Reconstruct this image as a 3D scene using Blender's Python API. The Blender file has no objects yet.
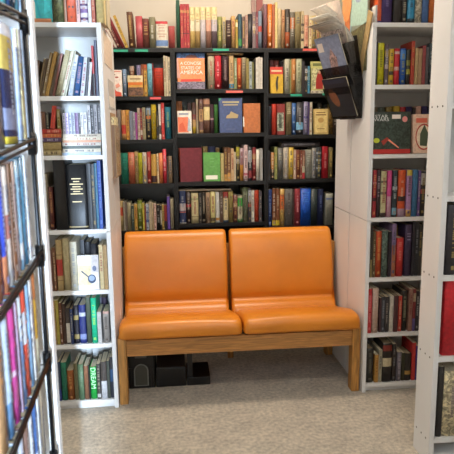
import bpy, math, random
from mathutils import Vector, Matrix
R = random.Random(7)
S = bpy.context.scene
COL = S.collection
# ------------------------------------------------------------------ camera
F, YAW, PIT, ROL, H = 560.67, .0992, .1694, .012, 1.3439
cy, sy, cp, sp, cr, sr = math.cos(YAW), math.sin(YAW), math.cos(PIT), math.sin(PIT), math.cos(ROL), math.sin(ROL)
r0 = Vector((cy, -sy, 0)); f0 = Vector((sy*cp, cy*cp, -sp)); u0 = Vector((sy*sp, cy*sp, cp))
CR = r0*cr - u0*sr; CU = r0*sr + u0*cr
CAM = Vector((0, 0, H))
def at(u, v, val, ax=1):
    """point of the plane axis=val seen at photo position u, v"""
    d = f0 + CR*((u-227)/F) - CU*((v-227)/F)
    t = (val - CAM[ax])/d[ax]
    return CAM + d*t
cam = bpy.data.cameras.new('camera'); co = bpy.data.objects.new('camera', cam); COL.objects.link(co)
M = Matrix.Identity(4)
for i, ax in enumerate((CR, CU, -f0)):
    for k in range(3): M[k][i] = ax[k]
M.translation = CAM
co.matrix_world = M
cam.sensor_width = 36; cam.lens = F/454*36; cam.clip_start = .05
cam.dof.use_dof = True; cam.dof.focus_distance = 2.9; cam.dof.aperture_fstop = 9
S.camera = co
# ------------------------------------------------------------------ colours and materials
def lin(c): return c/12.92 if c <= .04045 else ((c+.055)/1.055)**2.4
def rgb(h, g=1.0):
    h = h.lstrip('#')
    return tuple(min(.9, lin(int(h[i:i+2], 16)/255)*g) for i in (0, 2, 4)) + (1,)
MATS = {}
def mix(a, b, t):
    a = a.strip('#'); b = b.strip('#')
    return '#'+''.join('%02x' % round(int(a[i:i+2], 16)*(1-t)+int(b[i:i+2], 16)*t) for i in (0, 2, 4))
def mat(h, rough=.5, kind='plain', gain=1.0):
    key = (h, rough, kind, gain)
    if key in MATS: return MATS[key]
    m = bpy.data.materials.new('%s_%s' % (kind, h.strip('#'))); m.use_nodes = True
    nt = m.node_tree; N = nt.nodes; L = nt.links; b = N['Principled BSDF']
    c = rgb(h, gain)
    b.inputs['Roughness'].default_value = rough
    b.inputs['Base Color'].default_value = c
    tc = N.new('ShaderNodeTexCoord')
    def noise(scale, det=3, vec=None, dist=0):
        n = N.new('ShaderNodeTexNoise'); n.inputs['Scale'].default_value = scale; n.inputs['Detail'].default_value = det
        n.inputs['Distortion'].default_value = dist
        L.new(vec or tc.outputs['Object'], n.inputs['Vector']); return n
    def ramp(src, a, bb, p0=.3, p1=.7):
        r = N.new('ShaderNodeValToRGB'); L.new(src, r.inputs[0])
        r.color_ramp.elements[0].color = a; r.color_ramp.elements[0].position = p0
        r.color_ramp.elements[1].color = bb; r.color_ramp.elements[1].position = p1
        return r
    def bump(src, st, dist=.002):
        bm = N.new('ShaderNodeBump'); bm.inputs['Strength'].default_value = st; bm.inputs['Distance'].default_value = dist
        L.new(src, bm.inputs['Height']); L.new(bm.outputs[0], b.inputs['Normal'])
    def sc(k): return tuple(min(.95, x*k) for x in c[:3]) + (1,)
    if kind == 'cover':
        n = noise(60, 3); r = ramp(n.outputs[0], sc(.8), sc(1.15)); L.new(r.outputs[0], b.inputs['Base Color'])
    elif kind == 'print':
        n = noise(45, 4, dist=1.5); r = ramp(n.outputs[0], sc(.45), sc(1.5), .4, .62); L.new(r.outputs[0], b.inputs['Base Color'])
    elif kind == 'pages':
        mp = N.new('ShaderNodeMapping'); L.new(tc.outputs['Object'], mp.inputs[0]); mp.inputs['Scale'].default_value = (900, 6, 6)
        n = noise(1, 2, mp.outputs[0]); r = ramp(n.outputs[0], sc(.7), sc(1.1)); L.new(r.outputs[0], b.inputs['Base Color'])
    elif kind == 'carpet':
        n = noise(55, 6); n2 = noise(330, 4); n3 = noise(9, 3)
        mx = N.new('ShaderNodeMath'); mx.operation = 'ADD'; L.new(n.outputs[0], mx.inputs[0]); L.new(n2.outputs[0], mx.inputs[1])
        m2 = N.new('ShaderNodeMath'); m2.operation = 'MULTIPLY_ADD'; L.new(n3.outputs[0], m2.inputs[0]); m2.inputs[1].default_value = .5; L.new(mx.outputs[0], m2.inputs[2])
        r = ramp(m2.outputs[0], sc(.5), sc(1.4), .98, 1.0)
        mr = N.new('ShaderNodeMapRange'); L.new(m2.outputs[0], mr.inputs[0]); mr.inputs[1].default_value = .95; mr.inputs[2].default_value = 1.55
        r = ramp(mr.outputs[0], sc(.64), sc(1.3), .1, .9); L.new(r.outputs[0], b.inputs['Base Color'])
        bump(mx.outputs[0], 1.0, .008)
        b.inputs['Sheen Weight'].default_value = .2
    elif kind == 'wood':
        mp = N.new('ShaderNodeMapping'); L.new(tc.outputs['Object'], mp.inputs[0]); mp.inputs['Scale'].default_value = (3, 40, 40) 
        n = noise(2.2, 5, mp.outputs[0], 1.2); r = ramp(n.outputs[0], sc(.62), sc(1.18), .35, .65); L.new(r.outputs[0], b.inputs['Base Color'])
        bump(n.outputs[0], .15)
    elif kind == 'woodv':
        mp = N.new('ShaderNodeMapping'); L.new(tc.outputs['Object'], mp.inputs[0]); mp.inputs['Scale'].default_value = (40, 40, 3) 
        n = noise(2.2, 5, mp.outputs[0], 1.2); r = ramp(n.outputs[0], sc(.62), sc(1.18), .35, .65); L.new(r.outputs[0], b.inputs['Base Color'])
        bump(n.outputs[0], .15)
    elif kind == 'vinyl':
        n = noise(420, 2); n2 = noise(5, 3); r = ramp(n2.outputs[0], sc(.9), sc(1.08)); L.new(r.outputs[0], b.inputs['Base Color'])
        bump(n.outputs[0], .12, .0008)
        rr = N.new('ShaderNodeMapRange'); L.new(noise(14, 3).outputs[0], rr.inputs[0]); rr.inputs[3].default_value = rough-.08; rr.inputs[4].default_value = rough+.1
        L.new(rr.outputs[0], b.inputs['Roughness'])
    elif kind == 'paint':
        n = noise(3, 4); r = ramp(n.outputs[0], sc(.95), sc(1.03)); L.new(r.outputs[0], b.inputs['Base Color'])
        bump(noise(160, 2).outputs[0], .06, .001)
    elif kind == 'metal':
        b.inputs['Metallic'].default_value = .6
        bump(noise(200, 2).outputs[0], .05, .0005)
    elif kind == 'smoked':
        b.inputs['Alpha'].default_value = .62
        b.inputs['IOR'].default_value = 1.49; bump(noise(8, 2).outputs[0], .1, .004)
    elif kind == 'clear':
        b.inputs['Alpha'].default_value = .16; bump(noise(8, 2).outputs[0], .1, .004)
    MATS[key] = m
    return m
# ------------------------------------------------------------------ mesh builder
class MB:
    def __init__(s): s.v = []; s.f = []; s.m = []; s.mats = []; s.smooth = []
    def mi(s, m):
        if m not in s.mats: s.mats.append(m)
        return s.mats.index(m)
    def quad(s, pts, m, sm=False):
        n = len(s.v); s.v += [tuple(p) for p in pts]; s.f.append(tuple(range(n, n+len(pts)))); s.m.append(s.mi(m)); s.smooth.append(sm)
    def box(s, a, b, m, ch=0.0):
        """box between corners a, b; ch cuts a chamfer on every edge"""
        x0, y0, z0 = a; x1, y1, z1 = b
        if ch <= 0:
            P = [(x, y, z) for x in (x0, x1) for y in (y0, y1) for z in (z0, z1)]
            for q in ((0, 1, 3, 2), (4, 6, 7, 5), (0, 4, 5, 1), (2, 3, 7, 6), (0, 2, 6, 4), (1, 5, 7, 3)):
                n = len(s.v); s.v += [P[i] for i in q]; s.f.append((n, n+1, n+2, n+3)); s.m.append(s.mi(m)); s.smooth.append(False)
            return
        import bmesh
        bm = bmesh.new(); bmesh.ops.create_cube(bm, size=1)
        for v in bm.verts:
            v.co = Vector(((x0+x1)/2+v.co.x*(x1-x0), (y0+y1)/2+v.co.y*(y1-y0), (z0+z1)/2+v.co.z*(z1-z0)))
        bmesh.ops.bevel(bm, geom=bm.edges[:], offset=ch, segments=2, profile=.6, affect='EDGES')
        n = len(s.v); bm.verts.index_update()
        s.v += [tuple(v.co) for v in bm.verts]
        for f in bm.faces: s.f.append(tuple(n+v.index for v in f.verts)); s.m.append(s.mi(m)); s.smooth.append(False)
        bm.free()
    def tube(s, pts, r, m, n=8):
        pts = [Vector(p) for p in pts]; rings = []
        for i, p in enumerate(pts):
            d = (pts[min(i+1, len(pts)-1)]-pts[max(i-1, 0)]).normalized()
            a = d.cross(Vector((0, 0, 1)))
            if a.length < .01: a = d.cross(Vector((0, 1, 0)))
            a.normalize(); b = d.cross(a)
            base = len(s.v)
            for k in range(n):
                t = k*2*math.pi/n; s.v.append(tuple(p+(a*math.cos(t)+b*math.sin(t))*r))
            rings.append(base)
        for q in range(len(rings)-1):
            for k in range(n):
                s.f.append((rings[q]+k, rings[q]+(k+1) % n, rings[q+1]+(k+1) % n, rings[q+1]+k)); s.m.append(s.mi(m)); s.smooth.append(True)
        for e in (rings[0], rings[-1]):
            s.f.append(tuple(e+k for k in range(n))); s.m.append(s.mi(m)); s.smooth.append(False)
    def prism(s, prof, ax, a, b, m, inset=0):
        """closed outline of 2-D points extruded along an axis from a to b; inset rounds the two ends"""
        def P(q, t): return (t, q[0], q[1]) if ax == 0 else ((q[0], t, q[1]) if ax == 1 else (q[0], q[1], t))
        n = len(prof)
        nor = []
        for i in range(n):
            d = Vector(prof[(i+1) % n])-Vector(prof[i-1]); d.normalize(); nor.append(Vector((d.y, -d.x)))
        area = sum(prof[i][0]*prof[(i+1) % n][1]-prof[(i+1) % n][0]*prof[i][1] for i in range(n))
        sg = 1 if area > 0 else -1
        st = [(a, 0), (b, 0)]
        if inset:
            K = 5; st = []
            for k in range(K+1):
                t = k/K*math.pi/2; st.append((a+inset*(1-math.sin(t)), inset*(1-math.cos(t))))
            st = [(a+inset*(1-math.sin(k/K*math.pi/2)), inset*(1-math.cos(k/K*math.pi/2))*1) for k in range(K, -1, -1)]
            st = [(a+inset*(1-math.cos(k/K*math.pi/2)), inset*(1-math.sin(k/K*math.pi/2))) for k in range(K+1)]
            mid = [(a+(b-a)*j/8, 0) for j in range(1, 8)]
            st = st+mid+[(b-inset*(1-math.cos(k/K*math.pi/2)), inset*(1-math.sin(k/K*math.pi/2))) for k in range(K, -1, -1)]
        rings = []
        for t, ins in st:
            rings.append(len(s.v))
            for i in range(n):
                q = Vector(prof[i])-nor[i]*ins*sg
                s.v.append(P(q, t))
        for q in range(len(rings)-1):
            for i in range(n):
                s.f.append((rings[q]+i, rings[q]+(i+1) % n, rings[q+1]+(i+1) % n, rings[q+1]+i)); s.m.append(s.mi(m)); s.smooth.append(bool(inset))
        for e in (rings[0], rings[-1]):
            s.f.append(tuple(e+i for i in range(n))); s.m.append(s.mi(m)); s.smooth.append(bool(inset))
    def build(s, name, parent=None, loc=None, rot=None):
        me = bpy.data.meshes.new(name); me.from_pydata(s.v, [], s.f)
        for m in s.mats: me.materials.append(m)
        for p, i, sm in zip(me.polygons, s.m, s.smooth): p.material_index = i; p.use_smooth = sm
        import bmesh
        bm = bmesh.new(); bm.from_mesh(me); bmesh.ops.remove_doubles(bm, verts=bm.verts, dist=1e-6); bmesh.ops.recalc_face_normals(bm, faces=bm.faces); bm.to_mesh(me); bm.free()
        o = bpy.data.objects.new(name, me); COL.objects.link(o)
        if parent: o.parent = parent
        if loc is not None: o.location = loc
        if rot is not None: o.rotation_euler = rot
        return o
def tag(o, label=None, cat=None, group=None, kind=None):
    for k, v in (('label', label), ('category', cat), ('group', group), ('kind', kind)):
        if v: o[k] = v
    return o
def thing(name, label, cat, loc=(0, 0, 0), rot=(0, 0, 0), group=None):
    o = bpy.data.objects.new(name, None); o.empty_display_size = .05; COL.objects.link(o)
    o.location = loc; o.rotation_euler = rot
    return tag(o, label, cat, group)
def lettering(name, txt, size, m, parent, loc, rot, align='CENTER', sx=1.0, depth=.0003):
    cu = bpy.data.curves.new('t', 'FONT'); cu.body = txt; cu.size = size; cu.align_x = align; cu.align_y = 'CENTER'; cu.extrude = depth
    cu.space_line = .85
    t = bpy.data.objects.new('t', cu); COL.objects.link(t)
    dg = bpy.context.evaluated_depsgraph_get()
    me = bpy.data.meshes.new_from_object(t.evaluated_get(dg)); bpy.data.objects.remove(t)
    for v in me.vertices: v.co.x *= sx
    me.materials.clear(); me.materials.append(m)
    o = bpy.data.objects.new(name, me); COL.objects.link(o); o.parent = parent; o.location = loc; o.rotation_euler = rot
    return o
# ------------------------------------------------------------------ layout numbers
XL, XR = -.287, .953          # inner side faces of the white bookcases beside the bench
YF = 2.635                    # their front
YB = 3.50                     # front of the black bookcases
YW = 3.80                     # back wall
# ------------------------------------------------------------------ room
def struct(name, mb): o = mb.build(name); o['kind'] = 'structure'; return o
m = MB(); m.box((-2.6, -3.4, -.1), (3.2, YW+.1, 0), mat('#c6baa8', .95, 'carpet')); struct('floor', m)
wallm = mat('#cfc5b6', .85, 'paint')
m = MB(); m.box((-2.6, YW, 0), (3.2, YW+.1, 2.7), wallm); struct('wall_back', m)
m = MB(); m.box((-2.7, -3.4, 0), (-2.6, YW, 2.7), wallm); struct('wall_left', m)
m = MB(); m.box((3.2, -3.4, 0), (3.3, YW, 2.7), wallm); struct('wall_right', m)
m = MB(); m.box((-2.6, -3.4, 2.7), (3.2, YW, 2.8), mat('#d8d2c8', .9, 'paint')); struct('ceiling', m)
WX0, WX1, WZ0, WZ1 = .32, .54, .7, 2.3
m = MB()
m.box((-2.6, -3.5, 0), (WX0, -3.4, 2.7), wallm); m.box((WX1, -3.5, 0), (3.2, -3.4, 2.7), wallm)
m.box((WX0, -3.5, 0), (WX1, -3.4, WZ0), wallm); m.box((WX0, -3.5, WZ1), (WX1, -3.4, 2.7), wallm); struct('wall_front', m)
m = MB(); wf = mat('#e6e6e6', .5)
for a, b in (((WX0, -3.49, WZ0), (WX0+.05, -3.41, WZ1)), ((WX1-.05, -3.49, WZ0), (WX1, -3.41, WZ1)), ((WX0, -3.49, WZ0), (WX1, -3.41, WZ0+.05)), ((WX0, -3.49, WZ1-.05), (WX1, -3.41, WZ1))): m.box(a, b, wf)
struct('window_1', m)
# pinkish vertical strip on the back wall above the shelves
m = MB()
a = at(251, 5, YW).x; b = at(256, 5, YW).x; c = at(262.5, 5, YW).x
m.box((a, YW-.02, 0), (b-.008, YW, 2.7), mat('#a88880', .6, 'paint'), .002); m.box((b, YW-.012, 0), (c, YW, 2.7), mat('#9c5a55', .6, 'paint'), .002)
struct('trim_1', m)
# ------------------------------------------------------------------ book making
PAGE = mat('#d9cdb0', .9, 'pages'); PAGED = mat('#a8977a', .9, 'pages')
NAMES = [('black', '1c1c20'), ('charcoal', '3c3c40'), ('dark grey', '5a5a58'), ('grey', '8a8a88'), ('pale grey', 'b8b8b4'), ('white', 'e4e0d8'),
 ('cream', 'd8c8a0'), ('tan', 'b8966c'), ('khaki', 'a09468'), ('olive', '7c7c40'), ('dark olive', '4c4c2a'), ('brown', '70442c'), ('dark brown', '432a20'), ('reddish brown', '8c4634'),
 ('maroon', '5c1c24'), ('crimson', 'a82030'), ('red', 'cc3028'), ('rust', 'b4562c'), ('orange', 'de7830'), ('coral', 'd86c58'), ('pink', 'd89090'), ('rose', 'b05058'), ('magenta', 'd03c90'), ('purple', '6c4ca4'), ('dark purple', '3c2a50'), ('lavender', 'b0a4cc'),
 ('navy', '20285c'), ('blue', '2c58b0'), ('slate blue', '44547c'), ('light blue', '88b0cc'), ('steel blue', '5c7c98'), ('teal', '1c7c74'), ('turquoise', '38b8c0'), ('dark teal', '24444c'), ('green', '3c9c44'), ('sage green', '708c6c'), ('dark green', '2c4434'),
 ('yellow', 'd8c028'), ('mustard', 'bc9430'), ('lime', 'b8bc40'), ('peach', 'd8a880')]
def cname(h):
    h = h.strip('#'); a = [int(h[i:i+2], 16) for i in (0, 2, 4)]
    return min(NAMES, key=lambda n: sum((a[i]-int(n[1][i*2:i*2+2], 16))**2 for i in range(3)))[0]
def lum(h):
    h = h.strip('#'); return sum(int(h[i:i+2], 16) for i in (0, 2, 4))/765
def book_mesh(w, h, d, col, bands=(), title=None, tk='v', hard=False, gain=1.0, rough=.45, art=(), kind='cover'):
    """cover: spine at local y=0 facing -y, fore-edge at y=d, thickness along x, height z"""
    mb = MB(); col = mix(col, '#645c54', .12); bands = [tuple(b[:2])+(mix(b[2], '#645c54', .1),)+tuple(b[3:]) for b in bands]; base = mat(col, rough, kind, gain)
    t = .0024 if hard else .0009
    t = min(t, w*.2); bulge = min(w*.16, .005) if hard or w > .02 else .0006
    n = 6
    outer = [(-w/2, d)]
    for k in range(n+1):
        x = -w/2+w*k/n; outer.append((x, bulge*(2*k/n-1)**2))
    outer.append((w/2, d))
    inner = [(-w/2+t, d)]
    for k in range(n+1):
        x = (-w/2+t)+(w-2*t)*k/n; inner.append((x, bulge*(2*k/n-1)**2+t))
    inner.append((w/2-t, d))
    zs = [0, h]; bl = []
    for b in bands:
        z0, z1, c = b[:3]; bl.append((z0*h, z1*h, c)); zs += [z0*h, z1*h]
    zs = sorted(set(round(z, 5) for z in zs))
    full = [b for b in bands if len(b) > 3]
    for a, b in zip(zs, zs[1:]):
        mm = base; whole = False
        for i, (p, q, c) in enumerate(bl):
            if p-1e-4 <= a and b <= q+1e-4: mm = mat(c, rough, kind, gain); whole = len(bands[i]) > 3
        for k in range(len(outer)-1):
            spine = 1 <= k < len(outer)-2
            (x0, y0), (x1, y1) = outer[k], outer[k+1]
            mb.quad([(x0, y0, a), (x1, y1, a), (x1, y1, b), (x0, y0, b)], mm if (spine or whole) else base, spine and bulge > .001)
            (x0, y0), (x1, y1) = inner[k], inner[k+1]
            mb.quad([(x0, y0, a), (x0, y0, b), (x1, y1, b), (x1, y1, a)], base)
        for k in (0, len(outer)-1):
            (x0, y0), (x1, y1) = outer[k], inner[k]
            mb.quad([(x0, y0, a), (x1, y1, a), (x1, y1, b), (x0, y0, b)], base)
    for z in (0, h):
        for k in range(len(outer)-1):
            a, b, c, e = outer[k], outer[k+1], inner[k+1], inner[k]
            mb.quad([(a[0], a[1], z), (b[0], b[1], z), (c[0], c[1], z), (e[0], e[1], z)], base)
    if title:
        tm = mat(mix(title, col, .45), .5, 'plain', gain); yy = -.0004
        z = h*R.uniform(.82, .9); lo = h*R.uniform(.25, .45)
        if tk == 'v':
            hw = min(w*.26, .006)
            while z > lo:
                l = R.uniform(.003, .008); 
                if R.random() < .8: mb.quad([(-hw, yy, z-l), (hw, yy, z-l), (hw, yy, z), (-hw, yy, z)], tm)
                z -= l+.0022
            if R.random() < .6: mb.quad([(-hw, yy, h*.07), (hw, yy, h*.07), (hw, yy, h*.13), (-hw, yy, h*.13)], tm)
        else:
            for _ in range(R.randint(3, 5)):
                hw = w*R.uniform(.2, .36); mb.quad([(-hw, yy, z-.006), (hw, yy, z-.006), (hw, yy, z), (-hw, yy, z)], tm); z -= R.uniform(.01, .02)
    e = 0
    for A in art:
        e += 1; x = w/2+.0003*e; am = mat(A[-1], rough, A[-2] if A[-2] in ('print', 'cover') else 'plain', gain)
        if A[0] == 'r': _, a, b, c, dd = A[:5]; mb.quad([(x, a*d, b*h), (x, c*d, b*h), (x, c*d, dd*h), (x, a*d, dd*h)], am)
        elif A[0] == 'e':
            _, a, b, c, dd = A[:5]; mb.quad([(x, (a+c*math.cos(k*math.pi/10))*d, (b+dd*math.sin(k*math.pi/10))*h) for k in range(20)], am)
        elif A[0] == 'p': mb.quad([(x, q[0]*d, q[1]*h) for q in A[1]], am)
    return mb
def pages_mesh(w, h, d, hard, dark=False):
    t = min(.0024 if hard else .0009, w*.2); i = .003 if hard else .0006; mb = MB()
    mb.box((-w/2+t*1.02, t+.0018+min(w*.16, .005)*(1 if w > .02 or hard else .1)*.9, i), (w/2-t*1.02, d-i, h-i), PAGED if dark else PAGE)
    return mb
BOOKS = []      # (object, description, location phrase, order)
def make_book(w, h, d, col, loc, rot=(0, 0, 0), desc=None, where='', group='', gain=1.0, bands=(), title='auto', tk='v', hard=None, name='book', art=(), kind='cover', rough=.45, order=0, pages=True, label=None, cat='book', hid=False):
    if hard is None: hard = w > .026 and R.random() < .6
    if title == 'auto':
        title = None
        if w > .011 and R.random() < .75:
            title = R.choice(['#e0d4b0', '#d8b860', '#e8e4dc']) if lum(col) < .5 else R.choice(['#3a2a24', '#7c2c24', '#2c3450'])
    mb = book_mesh(w, h, d, col, bands, title, tk, hard, gain, rough, art, kind)
    root = mb.build(name, None, loc, rot)
    if pages: pages_mesh(w, h, d, hard, lum(col) < .3 and R.random() < .5).build('pages', root)
    root['category'] = cat; root['group'] = group
    if hid: root['hid'] = 1
    if label: root['label'] = label
    else: BOOKS.append([root, desc, where, order, w, col])
    return root
def row(Y, z, where, group, items, gain=1.0, base_depth=.16, yoff=.012, ymid=None, dmax=.24):
    """items: (x0, x1, ytop, colour, opts). x is read at mid height of each book"""
    prev = -9
    for i, it in enumerate(items):
        x0, x1, yt, col = it[:4]; o = dict(it[4]) if len(it) > 4 else {}
        Yp = Y+yoff+o.pop('dy', 0)+R.uniform(0, .008)
        zt = at((x0+x1)/2, yt, Yp).z
        zb = z+o.pop('dz', 0); h = zt-zb
        # photo row at mid height
        vb = 227-F*((Vector((at(x0, yt, Yp).x, Yp, zb))-CAM).dot(CU))/((Vector((at(x0, yt, Yp).x, Yp, zb))-CAM).dot(f0))
        vm = (yt+vb)/2
        lean = o.pop('lean', 0); behind = o.pop('behind', False)
        if lean:
            X0 = at(x0, vb, Yp).x; X1 = at(x1, vb, Yp).x
            ang = math.atan2(lean*(at(x0+1, vb, Yp).x-at(x0, vb, Yp).x), h)
            w = (X1-X0)*math.cos(ang); L = (h-w*abs(math.sin(ang)))/math.cos(ang)
            d = o.pop('d', min(dmax, max(.11, L*.68)))
            # lowest corner rests on the shelf
            cx = X1-w/2*math.cos(ang) if ang > 0 else X0+w/2*math.cos(ang)
            cz = zb+w/2*abs(math.sin(ang))
            make_book(w-.0006, L, d, col, (cx, Yp, cz), (0, ang, 0), o.pop('desc', None), where, group, gain*o.pop('g', 1), order=i, **o)
            prev = X1 if not behind else prev
            continue
        X0 = at(x0, vm, Yp).x; X1 = at(x1, vm, Yp).x
        if not behind: X0 = max(X0, prev+.0006)
        w = max(.004, X1-X0-.0006)
        if not behind: prev = X1
        d = o.pop('d', min(dmax, max(.11, h*R.uniform(.64, .74))))
        make_book(w, h, d, col, ((X0+X1)/2 if behind else X0+w/2, Yp, zb), (0, 0, R.uniform(-.012, .012)*0), o.pop('desc', None), where, group, gain*o.pop('g', 1), order=i, hid=behind, **o)
def face_out(Y, z, x0, x1, yt, col, where, group, desc=None, thick=.022, gain=1.0, tilt=-.10, yaw=0, order=0, name='book', fixw=None, dz=0, label=None, cat='book', **o):
    """a book standing with its front cover to the room, leaning back a little"""
    Yp = Y
    zt = at((x0+x1)/2, yt, Yp).z; h = (zt-z-dz)/math.cos(tilt)
    vb = yt+20
    a = at(x0, vb, Yp).x; b = at(x1, vb, Yp).x; d = (b-a)/math.cos(yaw)
    # local x -> -Y (front), local y -> +X ; lean back about the X axis
    M1 = Matrix.Rotation(tilt, 4, 'X') @ Matrix.Rotation(-math.pi/2, 4, 'Z')
    M1 = Matrix.Rotation(yaw, 4, 'Z') @ M1
    r = make_book(thick, h, d, col, (a, Yp+thick/2, z+dz+thick/2*abs(math.sin(tilt))), M1.to_euler(), desc, where, group, gain, name=name, title=o.pop('title', None), order=order, label=label, cat=cat, **o)
    return r, thick, h, d
def lying(Y, x0, x1, y0, y1, col, where, group, zbase=None, depth=.15, gain=1.0, order=0, **o):
    """book lying flat, its spine to the front; y0 top, y1 bottom rows of the photo"""
    a = at(x0, (y0+y1)/2, Y); b = at(x1, (y0+y1)/2, Y)
    zb = at((x0+x1)/2, y1, Y).z if zbase is None else zbase
    w = at((x0+x1)/2, y0, Y).z-at((x0+x1)/2, y1, Y).z
    # local z -> +X, local x -> -Z
    make_book(w-.0004, b.x-a.x, depth, col, (a.x, Y, zb+w/2), (0, math.pi/2, 0), o.pop('desc', None), where, group, gain, order=order, **o)
    return zb+w
# ------------------------------------------------------------------ bookcases
def bookcase(name, label, x0, x1, y0, y1, h, levels, m1, m2, th=.02, group=None, tags=(), joint=None, sidet=None, plinth=0, holes=()):
    """levels: heights of the shelf tops (last = bottom shelf); top board at h"""
    r = thing(name, label, 'bookcase', ((x0+x1)/2, (y0+y1)/2, 0), group=group)
    cx, cyy = (x0+x1)/2, (y0+y1)/2
    st = sidet or th
    def B(n, a, b, mm, ch=.0012):
        q = MB(); q.box((a[0]-cx, a[1]-cyy, a[2]), (b[0]-cx, b[1]-cyy, b[2]), mm, ch); return q.build(n, r)
    for (xa, xb) in ((x0, x0+st), (x1-st, x1)):
        if joint:
            q = MB()
            for za, zb_ in ((0, joint-.0015), (joint+.0015, h-th)): q.box((xa-cx, y0-cyy, za), (xb-cx, y1-cyy, zb_), m1, .0012)
            q.build('side_panel', r)
        else: B('side_panel', (xa, y0, 0), (xb, y1, h-th), m1)
    boards = [(h, B('top_board', (x0, y0, h-th), (x1, y1, h), m1))]
    B('back_panel', (x0+st, y1-.008, .01), (x1-st, y1-.002, h-th), m2, 0)
    for z in levels: boards.append((z, B('shelf', (x0+st, y0+.002, z-th), (x1-st, y1-.008, z), m1)))
    if levels[-1] > th+.01: B('plinth', (x0+st, y0+.02, 0), (x1-st, y0+.035, levels[-1]-th), m1)
    for (u, v, uw, c, yy) in tags:
        p = at(u, v, y0-.001); q = MB(); wd = at(u+uw, v, y0).x-p.x
        q.box((p.x-cx, y0-.0012-cyy, p.z-.008), (p.x+wd-cx, y0-.0002-cyy, p.z+.005), mat(c, .5)); t = q.build('shelf_tag', min(boards, key=lambda k: abs(k[0]-p.z))[1]); t['label'] = '%s paper tag on the shelf edge' % cname(c)
    return r
white = mat('#dedcda', .4, 'paint'); whiteb = mat('#d2d0cc', .5, 'paint')
blk = mat('#0a0808', .5, 'paint'); blkb = mat('#0a0909', .3, 'paint')
DX = [-.536, .033, .602, 1.171]
lz = [1.557, 1.299, 1.028, .735]; mz = [1.598, 1.332, 1.033, .769]; rz = [1.569, 1.317, 1.038, .735]
ZT = 1.838
tgs = [[(112, 50.5, 16, '#2c9c7c', 0), (135, 50.3, 13, '#2c9c7c', 0), (150, 98, 11, '#e05a60', 0)],
       [(213, 49.5, 16, '#2c9c7c', 0), (226, 91.5, 17, '#e06a60', 0)],
       [(303, 49.5, 14, '#d85a50', 0), (290.5, 95, 11.5, '#2c9c7c', 0), (322.5, 94, 8, '#2c9c7c', 0)]]
for i, (nm, zz) in enumerate((('left', lz), ('middle', mz), ('right', rz))):
    bookcase('bookcase', '%s one of the three black bookcases against the back wall behind the bench' % {'left': 'leftmost', 'middle': 'middle', 'right': 'rightmost'}[nm],
             DX[i]+.0005, DX[i+1]-.0005, YB, YB+.27, ZT, zz+[.42, .09], blk, blkb, .024, 'black bookcases', tgs[i], sidet=.013)
lw = [1.507, 1.243, .898, .604, .336, .045]
bookcase('bookcase', 'tall white bookcase left of the bench, filled with worn books, grey magazines and black volumes', XL-.42, XL, YF-.005, YF+.265, 1.822, lw, white, whiteb, .02, 'white bookcases beside the bench', joint=.885)
rw = [1.551, 1.224, .914, .609, .317, .045]
bookcase('bookcase', 'tall white bookcase right of the bench with yellow, red and pink spines', XR, XR+.42, YF, YF+.27, 1.832, rw, white, whiteb, .02, 'white bookcases beside the bench', joint=.90)
bookcase('bookcase', 'white bookcase standing back to back behind the one left of the bench', XL-.42, XL, YF+.272, YF+.542, 1.822, lw, white, whiteb, .02, 'white bookcases at the back of the alcove', joint=.885)
bookcase('bookcase', 'white bookcase standing back to back behind the one right of the bench', XR, XR+.42, YF+.279, YF+.549, 1.832, rw, white, whiteb, .02, 'white bookcases at the back of the alcove', joint=.90)
# ------------------------------------------------------------------ books, black bookcases
G = .88
LB, MBK, RB = 'left black bookcase', 'middle black bookcase', 'right black bookcase'
g = 'books on the black bookcases'
W = 'on top of '+LB
row(YB, ZT, W, g, [
 (111.6, 115, 30, '#a8584c', {'lean': -8}), (115.2, 117.3, 27, '#dcccbc', {'lean': -9, 'title': None}), (117.5, 121.4, 17, '#6c2426', {'lean': -14}), (121.6, 125.6, 10, '#8e2a30', {'lean': -17}), (125.8, 128.8, 15, '#c89c28', {'lean': -12, 'title': '#4a3a20'}),
 (129.2, 135, 11.5, '#6e4530', {'lean': -1.6, 'hard': True}), (135.8, 142.6, 16, '#b4484e', {'hard': True}), (142.8, 149, 18.5, '#7a4034', {'tk': 'h'}), (149.2, 155.5, 17, '#8c8668', {'bands': ((0, 1, '#8c8668'),)}),
 (155.8, 168, 21.2, '#e0d8c4', {'bands': ((.9, 1, '#c83038'), (.08, .3, '#6484b8')), 'title': '#a87060', 'tk': 'h', 'desc': 'thick white book with red top and blue picture'}),
 (168.5, 175, 26, '#bc504c')], G, dmax=.2)
W = 'on top of '+MBK
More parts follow.
